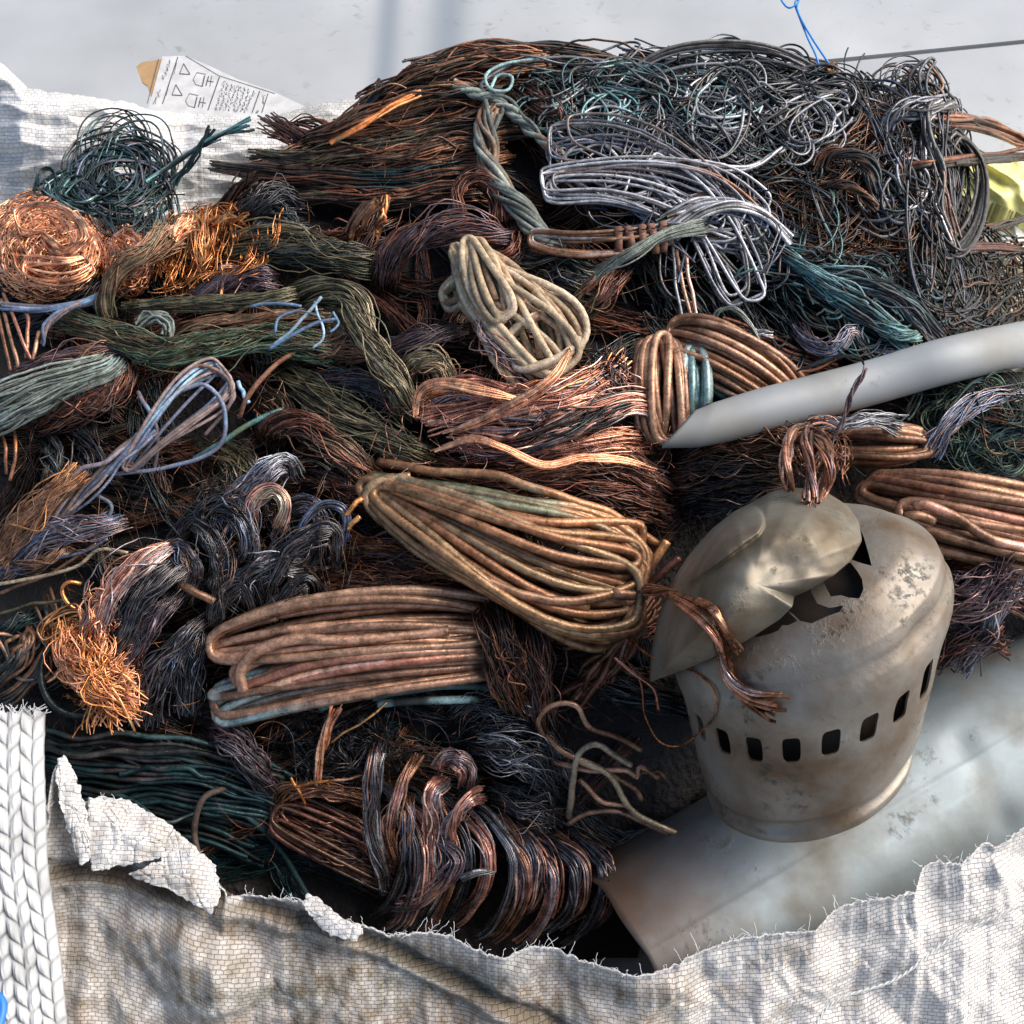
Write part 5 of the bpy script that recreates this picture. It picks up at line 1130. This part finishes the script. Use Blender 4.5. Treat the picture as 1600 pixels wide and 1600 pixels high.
# centre coil
t = thing('wire_coil', 'large coil of thick green brown wire in the middle, left of the cowl', 'wire coil', W(800, 870, 20), COI)
put('coil_turns', [hank([(580, 765, 50), (690, 820, 92), (820, 865, 100), (990, 930, 66)], 78, 22, 7.4, 40, 'greenbrown', 'mossy', .22, seed=30, cross=.30, jl=.05, wvar=.45, widthprof=(.36, .75, 1, 1.3, 1.3), hoff=6, turnpts=48),
                   hank([(590, 770, 60), (720, 830, 110), (860, 890, 118), (1000, 900, 70)], 56, 8, 7.6, 22, 'greenbrown', 'umber', .4, seed=31, cross=.7, jl=.06, wvar=.5, widthprof=(.5, .8, 1.1, 1.4, 1.3), hoff=14)], 'dull', parent=t)
put('wire_end', wire([(620, 830, 60), (585, 800, 80), (570, 775, 86), (590, 752, 88), (640, 745, 80)], 7.6, 'greenbrown', seed=52), 'dull', parent=t)
for w_ in (wire([(566, 780, 90), (552, 792, 94), (538, 808, 90)], 5., 'orange', seed=53, taper=.6), wire([(562, 805, 80), (550, 818, 80), (546, 826, 76)], 4.5, 'orange', seed=54)): put('wire_end', w_, 'bare', parent=t)
put('wire_piece', wire([(594, 720, 50), (650, 733, 80), (720, 738, 92), (780, 745, 100), (850, 768, 108), (920, 790, 100), (980, 818, 84), (1025, 850, 60)], 7.4, 'greenbrown', 'tan', .2, seed=55, wobble=2), 'dull',
    'single thick brown wire lying along the top of the centre coil', 'wire')
put('wire_piece', [wire([(1000, 915, 50), (1020, 880, 64), (1042, 845, 70)], 7, 'rust', 'orange', seed=56), wire([(1005, 920, 50), (1035, 895, 64), (1062, 872, 66)], 6.5, 'rust', 'orange', seed=57)], 'dull', 'two cut rusty wire stubs between the centre coil and the cowl', 'wire')
# left coil with teal
t = thing('wire_coil', 'coil of thick copper brown wire with a pale teal stripe, left of bottom centre', 'wire coil', W(530, 1050, 20), COI)
put('coil_turns', [hank([(335, 1010, 50), (460, 985, 88), (600, 970, 92), (790, 975, 40)], 48, 15, 7.0, 34, 'copteal', 'umber', .4, seed=40, cross=.25, jl=.03, wvar=.47, hoff=4, widthprof=(.8, 1, 1.0, .9)),
                   hank([(375, 1060, 60), (480, 1020, 92), (620, 1005, 96), (800, 1005, 40)], 38, 11, 7.2, 24, 'copteal', 'pink', .2, seed=41, cross=.25, jl=.03, wvar=.45, widthprof=(1.1, 1, .8, .6)),
                   hank([(338, 1100, 40), (450, 1070, 74), (600, 1048, 84), (790, 1030, 40)], 40, 13, 7.2, 26, 'copteal', 'verd', .62, seed=42, cross=.18, jl=.02, wvar=.47, widthprof=(1.1, 1, .8, .8))], 'dull', parent=t)
put('wire_end', wire([(380, 1080, 96), (376, 1050, 104), (400, 1020, 110), (460, 1000, 112), (560, 1000, 108), (700, 985, 90)], 9, 'copteal', 'pink', .2, seed=58, wobble=1), 'dull', parent=t)
for w_ in (wire([(585, 1090, 50), (630, 1078, 66), (720, 1072, 60), (800, 1080, 40)], 6.5, 'teal', 'dkteal', .4, seed=59), wire([(590, 1100, 44), (650, 1095, 60), (780, 1095, 40)], 6.5, 'teal', 'dkteal', .5, seed=60), wire([(500, 1106, 50), (530, 1092, 60), (575, 1084, 60), (600, 1075, 50)], 6.5, 'teal', seed=61)): put('wire_end', w_, 'matte', parent=t)
# coils to the right
t = thing('wire_coil', 'short coil seen end on with green stained turns left of the pipe end', 'wire coil', W(1050, 610, 20), COI)
put('coil_turns', [hank([(1030, 530, 50), (1032, 600, 74), (1036, 690, 50)], 40, 12, 6.4, 22, 'copteal', 'umber', .4, seed=50, cross=.1, jl=.05, wvar=.45),
                   hank([(1082, 545, 60), (1086, 600, 78), (1080, 660, 50)], 24, 7, 6.4, 16, 'verd', 'teal', .4, seed=51, cross=.08, jl=.04, wvar=.5)], 'dull', parent=t)
t = thing('wire_coil', 'long coil of brown wire slanting down behind the grey pipe', 'wire coil', W(1150, 570, 20), COI)
put('coil_turns', [hank([(1045, 530, 50), (1110, 545, 72), (1180, 580, 66), (1250, 640, 20)], 42, 13, 6.0, 22, 'umber', 'copteal', .4, seed=52, cross=.2, jl=.06, wvar=.4),
                   hank([(1090, 560, 40), (1160, 600, 54), (1230, 640, 20)], 36, 8, 5.8, 16, 'umber', 'teal', .35, seed=53, cross=.2, jl=.06, wvar=.4)], 'dull', parent=t)
bundle('brown wires lying level behind the long slanting coil',
       [K([(1120, 520, 20), (1220, 560, 36), (1330, 590, 30)], 30, 26, 3.4, .2, 'redbrown', alt='dkbrown')], 'dull')
t = thing('wire_coil', 'small coil of brown wire under the grey pipe, right of the dark skein', 'wire coil', W(1370, 700, 20), COI)
put('coil_turns', hank([(1240, 690, 20), (1320, 690, 50), (1390, 692, 60), (1440, 690, 40)], 34, 11, 6.6, 24, 'umber', 'copteal', .25, seed=54, cross=.15, jl=.05, wvar=.4), 'dull', parent=t)
t = thing('wire_coil', 'large flat coil of thick brown wire at the right edge', 'wire coil', W(1480, 800, 20), COI)
put('coil_turns', [hank([(1350, 775, 50), (1450, 800, 92), (1580, 825, 96), (1900, 890, 60)], 66, 18, 8.0, 38, 'umber', 'brown', .4, seed=55, cross=.16, jl=.03, wvar=.5, widthprof=(.9, 1, 1, .9), hoff=6),
                   hank([(1405, 792, 104), (1500, 815, 126), (1640, 850, 120), (1900, 890, 80)], 30, 3, 8.4, 10, 'umber', 'pink', .25, seed=56, cross=.12, jl=.02, wvar=.3)], 'dull', parent=t)
put('wire_end', wire([(1428, 795, 130), (1450, 790, 136), (1500, 810, 138), (1560, 848, 132), (1680, 870, 110)], 8.2, 'umber', 'pink', .3, seed=62), 'dull', parent=t)
for w_ in (wire([(1412, 808, 128), (1430, 806, 134), (1460, 812, 130)], 8., 'umber', seed=63), wire([(1345, 790, 50), (1352, 772, 66), (1372, 768, 66), (1378, 785, 60)], 7, 'greygreen', 'umber', seed=64)): put('wire_end', w_, 'dull', parent=t)

# ---- dark skeins round the cowl
bundle('dark brown burnt skein lying between the pipe and the cowl',
       [K([(1050, 700, 30), (1130, 680, 66), (1220, 690, 84), (1290, 700, 84)], 34, 110, 2., .4, 'dkbrown', alt='redbrown', wob=.12),
        K([(1040, 750, 20), (1120, 740, 50), (1230, 745, 66)], 36, 90, 2., .3, 'dkbrown', alt='black', wob=.12), K([(1060, 790, 10), (1120, 785, 40), (1200, 770, 50)], 26, 50, 2., .3, 'black', wob=.12)])
put('wire_loops', [rope(over([(1232, 775, 110)], 8)+[(1226, 720, 260), (1240, 680, 190), (1262, 672, 134)], 9, 12, 2.4, .6, 'brown', alt='pink', wob=.2, seed=80),
                   rope(over([(1262, 788, 118)], 8)+[(1262, 730, 270), (1258, 690, 200), (1270, 668, 130)], 10, 14, 2.4, .6, 'redbrown', alt='pink', wob=.2, seed=81),
                   rope(over([(1268, 790, 116), (1284, 770, 116)], 8)+[(1296, 720, 260), (1280, 685, 190), (1255, 672, 130)], 10, 14, 2.4, .8, 'brown', alt='pink', wob=.3, seed=82),
                   tangle([(1210, 650), (1310, 670), (1330, 760), (1240, 720)], 60, 1.3, (40, 150), 'brown', 'pink', .3, curl=.04, h=(70, 140), seed=83)],
    'burnt', 'brown copper loops hanging over the top of the cowl', 'wire loops')
bundle('thin grey strand standing up in front of the grey pipe',
       [K([(1298, 700, 120), (1310, 670, 140), (1330, 620, 160), (1350, 580, 170), (1352, 568, 168)], 4, 8, 1.7, 1.6, 'purple', alt='silver', stray=0), K([(1352, 568, 168), (1340, 556, 150), (1300, 560, 120), (1240, 580, 80)], 3, 5, 1.6, 1., 'greyblk')])
bundle('silvery fine strands spilling from under the pipe onto the small coil',
       [K([(1270, 668, 90), (1320, 660, 100), (1370, 655, 96), (1410, 668, 80)], 14, 40, 1.4, .3, 'silver', alt='greyblk', altamt=.5, wob=.3, fray=(.6, .6))])
bundle('dark blue grey skein bending down at the right below the pipe',
       [K([(1600, 610, 20), (1530, 625, 50), (1480, 665, 60), (1445, 710, 50)], 16, 50, 1.7, .5, 'bluegrey', alt='greyblk', wob=.2, fray=(.3, .8)), K([(1480, 640, 20), (1560, 670, 36), (1640, 700, 30)], 30, 60, 1.8, .3, 'dkbrown', alt='umber')])
tang('green frizzy wire below the pipe at the right edge',
     [tangle([(1440, 600), (1640, 600), (1640, 730), (1480, 720)], 170, 1.5, (60, 240), 'dkteal', 'green', .4, curl=.02, h=(6, 50), seed=84), rope([(1470, 730, 20), (1540, 690, 36), (1640, 670, 30)], 24, 60, 1.8, .5, 'dkteal', alt='teal', altamt=.2, seed=85)], 'matte')
bundle('loopy silvery strands curled in the dark just above the pipe',
       [K([(1240, 500, 30), (1260, 530, 54), (1300, 545, 60), (1330, 520, 60), (1345, 545, 50)], 13, 34, 1.7, .8, 'bluegrey', alt='silver', wob=.2), K([(1350, 540, 40), (1390, 560, 50), (1440, 550, 50), (1450, 525, 40)], 13, 34, 1.7, .8, 'bluegrey', alt='silver', wob=.2),
        K([(1120, 520, 60), (1118, 490, 70), (1145, 480, 74), (1170, 505, 70), (1190, 545, 56)], 5, 7, 1.9, 1., 'greygreen', wob=.1), K([(1170, 525, 60), (1190, 518, 64), (1208, 522, 56)], 7, 14, 1.6, .6, 'silver', alt='greyblk')])
bundle('bright green twisted skein at the foot of the teal tangle',
       [K([(1350, 485, 50), (1375, 500, 66), (1410, 525, 70), (1440, 530, 56)], 15, 44, 1.7, 1.2, 'teal', alt='green', altamt=.4)], 'matte')
bundle('teal and black cords sweeping down to the pipe',
       [K([(1210, 390, 50), (1290, 450, 70), (1370, 500, 70), (1440, 560, 50)], 18, 34, 2.2, .6, 'teal', alt='greyblk', altamt=.5, wob=.25), K([(1270, 430, 60), (1340, 440, 66), (1420, 480, 66), (1480, 550, 50)], 16, 36, 2., .5, 'greyblk', alt='teal', altamt=.3, wob=.15)], 'matte')
bundle('purplish grey shredded wire on the drum behind the cowl, right edge',
       [K([(1430, 930, 60), (1500, 935, 100), (1590, 900, 100)], 34, 60, 2., .5, 'purple', alt='silver', altamt=.3, wob=.4, fray=(.4, .8)), K([(1440, 1020, 60), (1500, 1000, 96), (1570, 980, 90)], 28, 50, 2., .5, 'purple', alt='redbrown', wob=.4, fray=(.4, .8)),
        K([(1500, 1050, 70), (1545, 990, 100), (1590, 890, 90)], 18, 30, 2., .5, 'bluegrey', alt='silver', wob=.4, fray=(.8, .8)), K([(1460, 890, 40), (1540, 900, 80), (1620, 960, 60)], 20, 40, 2., .5, 'redbrown', wob=.4)])
# the stranded end lying over the cowl
t = thing('copper_cable', 'twisted brown copper cable with splayed cut end draped over the cowl', 'cable', W(1010, 925, 90))
put('strands', [rope(over([(1000, 922, 90), (1045, 930, 150), (1075, 940, 170), (1100, 960, 165), (1120, 985, 165), (1132, 1015, 175), (1138, 1040, 175), (1146, 1066, 178), (1168, 1088, 178), (1200, 1102, 170), (1232, 1114, 168)], 9), 13, 26, 3., .9, 'brown', alt='pink', altamt=.45, wob=.08, fray=(.2, 1.2), prof=(1, 1, 1, .9, 1.1), seed=90, stray=0)], 'bare', parent=t)
put('side_strands', [rope(over([(1050, 928, 140), (1100, 945, 168), (1122, 965, 170), (1138, 990, 178), (1160, 1020, 178)], 10), 7, 9, 3., .5, 'brown', alt='pink', fray=(.2, .8), seed=91, stray=0)], 'bare', parent=t)
put('wire_piece', [wire(over([(968, 990, 60), (1020, 1030, 100), (1080, 1050, 130), (1112, 1074, 146), (1118, 1100, 146), (1110, 1130, 140), (1070, 1162, 120), (1030, 1158, 90), (1008, 1120, 70), (1000, 1060, 60), (960, 1010, 60)], 6), 1.6, 'orange', 'brown', .3, seed=70)], 'bare',
    'long thin copper wire looping in front of the cowl', 'wire')
put('wire_piece', [wire([(880, 1012, 40), (930, 1010, 60), (985, 1050, 66), (1020, 1075, 60), (1030, 1110, 40)], 3., 'pink', 'brown', .4, seed=71)], 'bare', 'thin pinkish wire arching between the centre coil and the dark cavity', 'wire')

# ---- lower left: black hair-like skeins
BK = dict(fray=(.1, .1))
t = thing('wire_skein', 'big shiny black skein curling over in locks at the lower left', 'wire skein', W(350, 900, 30), 'black skeins')
lk = []
for i, (p, R, n, pl, al) in enumerate([
    ([(330, 860, 50), (360, 790, 84), (410, 740, 96), (445, 722, 80), (460, 750, 60)], 22, 60, 'bluegrey', 'silver'),
    ([(390, 860, 60), (392, 790, 96), (425, 765, 104), (445, 790, 100), (430, 840, 80)], 13, 36, 'pink', 'tan'),
    ([(300, 850, 40), (330, 800, 80), (370, 810, 92), (385, 860, 80), (370, 900, 50)], 20, 60, 'black', 'bluegrey'),
    ([(270, 860, 40), (300, 815, 76), (330, 840, 84), (345, 890, 70), (320, 940, 40)], 20, 60, 'black', 'silver'),
    ([(240, 880, 40), (280, 850, 70), (300, 890, 70), (280, 940, 50)], 20, 50, 'blackcop', 'bluegrey'),
    ([(470, 900, 50), (468, 830, 84), (500, 790, 90), (540, 800, 84), (535, 860, 60)], 6, 14, 'bluegrey', 'black'),
    ([(400, 960, 40), (420, 900, 80), (460, 850, 90), (520, 830, 80), (520, 890, 50)], 22, 70, 'black', 'bluegrey'),
    ([(360, 960, 40), (380, 910, 76), (430, 880, 84), (480, 880, 70)], 22, 60, 'black', 'silver'),
    ([(380, 980, 40), (430, 950, 70), (480, 910, 76), (490, 940, 50)], 20, 60, 'black', 'bluegrey'),
    ([(330, 990, 40), (345, 940, 70), (380, 910, 76), (400, 960, 60)], 18, 50, 'black', 'blackcop'),
    ([(430, 800, 60), (480, 790, 70), (500, 830, 60), (470, 900, 40)], 16, 50, 'black', 'bluegrey')]):
    lk.append(rope(p, R, n, 1.8, .35, pl, alt=al, altamt=.3, wob=.1, flat=.6, fray=(.1, .3), seed=100+i))
lk.append(tangle([(270, 700), (560, 720), (560, 980), (300, 960)], 80, .8, (60, 200), 'greyblk', 'brown', .3, curl=.03, h=(50, 104), seed=120, sides=4))
put('locks', lk, 'black', parent=t)
t = thing('wire_skein', 'dark skein with a pinkish copper sheen hanging down towards the orange tuft', 'wire skein', W(230, 950, 30), 'black skeins')
put('locks', [rope([(300, 850, 50), (240, 870, 80), (190, 910, 88), (150, 970, 84), (130, 1020, 60)], 24, 90, 1.7, .4, 'pink', alt='blackcop', altamt=.5, wob=.12, flat=.6, seed=130),
              rope([(310, 870, 50), (260, 900, 84), (210, 950, 88), (180, 1010, 70), (160, 1050, 50)], 22, 70, 1.7, .4, 'black', alt='bluegrey', wob=.12, flat=.6, seed=131),
              rope([(290, 920, 50), (250, 960, 76), (210, 1010, 70), (200, 1050, 50)], 16, 50, 1.7, .4, 'purple', alt='black', wob=.2, seed=132),
              rope([(230, 990, 60), (225, 960, 70), (215, 1010, 70), (190, 1050, 60)], 8, 20, 1.8, .4, 'bluegrey', wob=.2, seed=133)], 'black', parent=t)
put('copper_nest', [rope([(150, 1000, 70), (150, 1050, 80), (175, 1085, 70), (195, 1120, 50)], 34, 80, 1.6, .4, 'orange', alt='bright', wob=.5, fray=(.5, .9), seed=401), rope([(120, 970, 60), (110, 1020, 76), (150, 1060, 80), (215, 1060, 60)], 26, 60, 1.6, .8, 'bright', alt='orange', wob=.5, fray=(.5, .9), seed=402),
                    swirl((160, 1050), 72, 54, 110, 1.1, 'orange', 'bright', .4, h=(30, 78), seed=134, jit=.9, crinkle=5, arc=(.5, 2.)), swirl((108, 1000), 46, 38, 110, 1.2, 'orange', 'brown', .3, h=(20, 70), seed=136, jit=.3, inner=.5, arc=(1.5, 4)),
                    tangle([(120, 960), (160, 940), (180, 1000), (130, 1010)], 40, 1.5, (50, 130), 'bright', curl=.02, flow=110, h=(60, 96), seed=135),
                    wire([(165, 1060, 90), (185, 1090, 92), (205, 1130, 80), (212, 1148, 60)], 2.2, 'orange', seed=136), wire([(75, 1065, 70), (95, 1050, 84), (112, 1035, 84)], 2.4, 'bright', seed=137),
                    hank([(70, 1000, 50), (90, 980, 70), (130, 958, 70)], 26, 8, 1.6, 12, 'orange', 'brown', .3, seed=57, cross=.4)],
    'bare', 'bright orange tuft of frayed copper at the lower left', 'copper wire', CO)
bundle('straight black blue strands hanging below the big black skein',
       [K([(330, 960, 40), (290, 990, 66), (250, 1050, 60), (215, 1140, 30)], 22, 50, 2., .2, 'black', alt='bluegrey', wob=.15, prof=(.7, .9, 1, 1.1), fray=(.1, .5)), K([(320, 970, 30), (300, 1030, 50), (290, 1120, 20)], 22, 44, 2., .2, 'black', alt='bluegrey', wob=.2, fray=(.1, .5))], 'black')
put('wire_piece', [wire([(85, 1000, 50), (66, 1040, 60), (72, 1090, 60), (110, 1115, 50), (170, 1110, 40)], 5.5, 'greyblk', seed=138)], 'dull', 'thick dark wire curving round the left of the orange tuft', 'wire')
put('wire_piece', wire([(282, 912, 90), (305, 926, 96), (334, 942, 90)], 6.5, 'umber', seed=139), 'dull', 'short brown wire stub poking from the black skein', 'wire')
bundle('grey brown skein at the left edge above the strap',
       [K([(-20, 1080, 10), (30, 1060, 40), (70, 1000, 44), (60, 940, 20)], 34, 60, 3., .3, 'greyblk', alt='umber'), K([(-20, 1010, 10), (20, 980, 30), (60, 960, 20)], 24, 44, 2.6, .3, 'dkteal', alt='greyblk')], 'dull')
bundle('dark reddish frayed strands pinched between the two big coils',
       [K([(520, 860, 20), (600, 870, 44), (700, 890, 44), (780, 920, 20)], 30, 110, 1.7, .3, 'redbrown', alt='orange', altamt=.25, wob=.2, fray=(.4, .3)), K([(500, 910, 20), (600, 915, 50), (720, 930, 40)], 24, 90, 1.7, .3, 'redbrown', alt='brown', wob=.2, fray=(.5, .3)),
        K([(540, 845, 30), (600, 858, 50), (680, 880, 50)], 12, 44, 1.4, .3, 'orange', alt='redbrown', wob=.5, fray=(.8, .6))])
bundle('dark skein running down over the right end of the teal striped coil',
       [K([(770, 920, 40), (775, 980, 90), (790, 1050, 84), (820, 1120, 50)], 28, 90, 2., .3, 'dkbrown', alt='redbrown', wob=.1), K([(820, 930, 40), (835, 1000, 70), (840, 1080, 60), (850, 1150, 40)], 28, 80, 2., .3, 'redbrown', alt='black', wob=.12)])
bundle('stiff reddish brown wires in the shadow under the centre coil',
       [K([(1010, 920, 30), (970, 980, 50), (920, 1040, 50), (870, 1090, 30)], 34, 14, 5., .2, 'rust', alt='brown', wob=.2), K([(1000, 960, 20), (980, 1010, 40), (940, 1060, 30)], 26, 8, 5., .2, 'brown', wob=.2)], 'dull')
bundle('silvery frizz of fine dark wire below the right of the teal striped coil',
       [K([(790, 1060, 40), (820, 1080, 60), (850, 1110, 50)], 20, 50, 1.6, .8, 'purple', alt='silver', altamt=.3, wob=.4), K([(740, 1150, 30), (790, 1170, 56), (850, 1200, 54), (880, 1260, 30)], 34, 90, 1.6, .6, 'black', alt='silver', altamt=.25, wob=.3),
        K([(700, 1120, 20), (760, 1110, 44), (830, 1140, 40)], 30, 70, 1.6, .6, 'black', alt='purple', wob=.3), K([(760, 1240, 30), (820, 1260, 50), (880, 1290, 40)], 26, 70, 1.6, .4, 'black', alt='greyblk', wob=.2), K([(830, 1130, 30), (870, 1180, 50), (890, 1250, 40)], 20, 60, 1.6, .6, 'black', alt='silver', wob=.4)], 'black')
bundle('dark violet skein hanging under the left of the teal striped coil',
       [K([(330, 1130, 30), (370, 1160, 54), (400, 1200, 50), (430, 1240, 20)], 22, 70, 1.8, .8, 'purple', alt='black', wob=.25), K([(360, 1190, 30), (400, 1180, 50), (420, 1210, 40)], 16, 40, 1.8, .6, 'black', alt='purple', wob=.3)])
put('copper_strands', [rope([(495, 1225, 50), (500, 1180, 66), (515, 1130, 80), (528, 1095, 80)], 7, 14, 2.2, .5, 'bright', alt='orange', fray=(.6, 1.), seed=140, wob=.2), wire([(452, 1215, 60), (465, 1235, 60), (478, 1256, 50)], 2.4, 'orange', seed=141),
                       wire([(462, 1228, 62), (510, 1222, 64), (568, 1212, 56)], 2.4, 'orange', 'bright', seed=142), wire([(515, 1160, 60), (560, 1130, 70), (606, 1098, 66)], 2., 'orange', seed=143)],
    'bare', 'upright frayed copper strands and twigs below the teal striped coil', 'copper wire')
tang('fine dark frizz with pale tips around the upright copper strands',
     [tangle([(430, 1110), (620, 1100), (640, 1220), (480, 1260)], 170, 1.1, (40, 160), 'black', 'brown', .35, curl=.03, h=(0, 50), seed=144)], 'burnt')

# ---- lower middle skein: locks wound round and round
t = thing('wire_skein', 'wound skein of dark copper locks lying at the bottom against the sack rim', 'wire skein', W(680, 1350, 20), 'black skeins')
lo = []
rs = np.random.default_rng(77)
for i in range(17):
    f = i/16.; cx = 610+f*315+rs.uniform(-8, 8); top = 1215+f*80+rs.uniform(-14, 14); bot = 1440+f*28+rs.uniform(-16, 16); bul = 34+14*f
    pl, al = [('black', 'bluegrey'), ('blackcop', 'pink'), ('pink', 'black'), ('black', 'silver'), ('brown', 'pink')][i % 5]
    lo.append(rope([(cx-46, top+8, -6), (cx-14, top+18, 40), (cx+bul*.6, (top+bot)/2-24, 78), (cx+bul*.5, (top+bot)/2+40, 72), (cx-8, bot-16, 36), (cx-34, bot, 0)], 11+rs.uniform(-2, 4), 26, 1.8, .5, pl, alt=al, altamt=.35, wob=.1, flat=.6, fray=(.2, .3), seed=150+i))
put('wound_locks', lo, 'black', parent=t)
lo = [rope([(430, 1290, 10), (440, 1240, 34), (500, 1230, 44), (570, 1250, 40)], 16, 40, 2.2, .5, 'brown', alt='dkbrown', wob=.3, seed=170),
      hank([(430, 1270, 30), (520, 1310, 44), (640, 1370, 30)], 42, 20, 3.2, 24, 'rust', 'dkbrown', .4, seed=60, cross=.25, wvar=.4),
      rope([(440, 1280, 20), (520, 1330, 40), (640, 1370, 30)], 30, 60, 2.2, .4, 'redbrown', alt='brown', wob=.2, seed=171)]
put('loose_turns', lo, 'burnt', parent=t)
lo = [rope(p, R, 30, 2., .6, pl, alt=al, altamt=.4, wob=.12, flat=.6, seed=172+i) for i, (p, R, pl, al) in enumerate([
    ([(600, 1150, 40), (585, 1210, 80), (582, 1290, 84), (600, 1370, 60), (604, 1405, 30)], 12, 'blackcop', 'silver'),
    ([(660, 1180, 50), (625, 1230, 84), (605, 1300, 80), (620, 1370, 50)], 12, 'brown', 'pink'), ([(640, 1240, 60), (640, 1290, 84), (634, 1350, 70)], 10, 'bluegrey', 'brown'),
    ([(700, 1215, 60), (672, 1240, 86), (672, 1300, 80), (665, 1360, 60)], 12, 'pink', 'blackcop'), ([(760, 1240, 60), (735, 1250, 90), (705, 1290, 88), (700, 1330, 60)], 11, 'pink', 'brown'),
    ([(600, 1410, 30), (650, 1405, 60), (700, 1370, 84), (715, 1340, 84), (680, 1310, 70), (650, 1300, 60)], 13, 'purple', 'pink'),
    ([(680, 1200, 60), (700, 1180, 78), (730, 1200, 80), (725, 1230, 66)], 14, 'pink', 'purple')])]
put('crossing_locks', lo, 'black', parent=t)
bundle('little silvery tuft standing by the dark gap beside the drum',
       [K([(915, 1460, 30), (935, 1410, 70), (955, 1370, 90)], 8, 30, 1.2, .2, 'silver', alt='greyblk', altamt=.4, prof=(.4, .7, 1.5), fray=(.1, .8), flat=.5)])
put('wire_piece', rope([(720, 1372, 90), (745, 1366, 98), (775, 1366, 92)], 5, 10, 1.6, .2, 'silver', fray=(.6, .6), seed=180), 'tin', 'short bright silver shred on the wound skein', 'wire')
# ---- forked tan wires
TAN = [([(852, 1160, 50), (842, 1125, 74), (862, 1102, 84), (900, 1105, 86), (925, 1140, 80), (965, 1155, 70), (1000, 1175, 50)], 'umber', 4.2), ([(850, 1150, 60), (880, 1175, 80), (930, 1200, 84), (985, 1230, 70), (1000, 1250, 60)], 'umber', 4.6),
       ([(890, 1275, 60), (896, 1220, 84), (905, 1180, 96), (930, 1162, 98), (960, 1180, 92), (988, 1196, 80)], 'tan', 5.0), ([(900, 1190, 84), (950, 1210, 90), (990, 1270, 80), (1060, 1305, 50)], 'tan', 5.0),
       ([(860, 1190, 60), (920, 1205, 80), (975, 1205, 80), (995, 1215, 76), (1002, 1200, 70), (1030, 1215, 56)], 'copteal', 4.4), ([(905, 1215, 70), (940, 1250, 80), (985, 1258, 76)], 'copteal', 4.2), ([(890, 1285, 60), (920, 1268, 70), (970, 1270, 70), (1040, 1300, 50)], 'umber', 4.0),
       ([(990, 1215, 76), (1020, 1205, 60), (1040, 1215, 50)], 'brown', 3.4)]
put('wire_fork', [wire(p, r, pl, 'copteal', .3, seed=190+i, wobble=3) for i, (p, pl, r) in enumerate(TAN)], 'dull', 'stiff forked tan wires reaching into the dark gap before the cowl', 'wire')
# ---- dark green wires inside the sack, lower left
bundle('dark green straight wires lying deep in the sack at the lower left',
       [K([(40, 1150, 0), (160, 1180, 26), (300, 1190, 30), (470, 1240, 10)], 34, 30, 4.2, .15, 'dkteal', alt='black', altamt=.4, wob=.1), K([(60, 1220, 0), (200, 1225, 16), (340, 1240, 16), (480, 1290, 0)], 34, 26, 4.4, .15, 'dkteal', alt='black', altamt=.4, wob=.1),
        K([(150, 1280, -6), (280, 1290, 6), (420, 1340, -6)], 26, 16, 4.2, .15, 'dkteal', wob=.1)], 'dull')
put('wire_piece', wire([(352, 1232, 40), (318, 1250, 60), (304, 1300, 70), (318, 1350, 70), (350, 1395, 60), (390, 1412, 40)], 5., 'greyblk', 'teal', .3, seed=200), 'matte', 'grey wire arching over the dark gap by the torn rim', 'wire')
put('wire_piece', wire([(300, 1240, 20), (380, 1270, 30), (440, 1330, 24), (480, 1400, 10)], 4., 'dkteal', seed=201), 'matte', 'faint dark green wire sagging through the gap by the rim', 'wire')
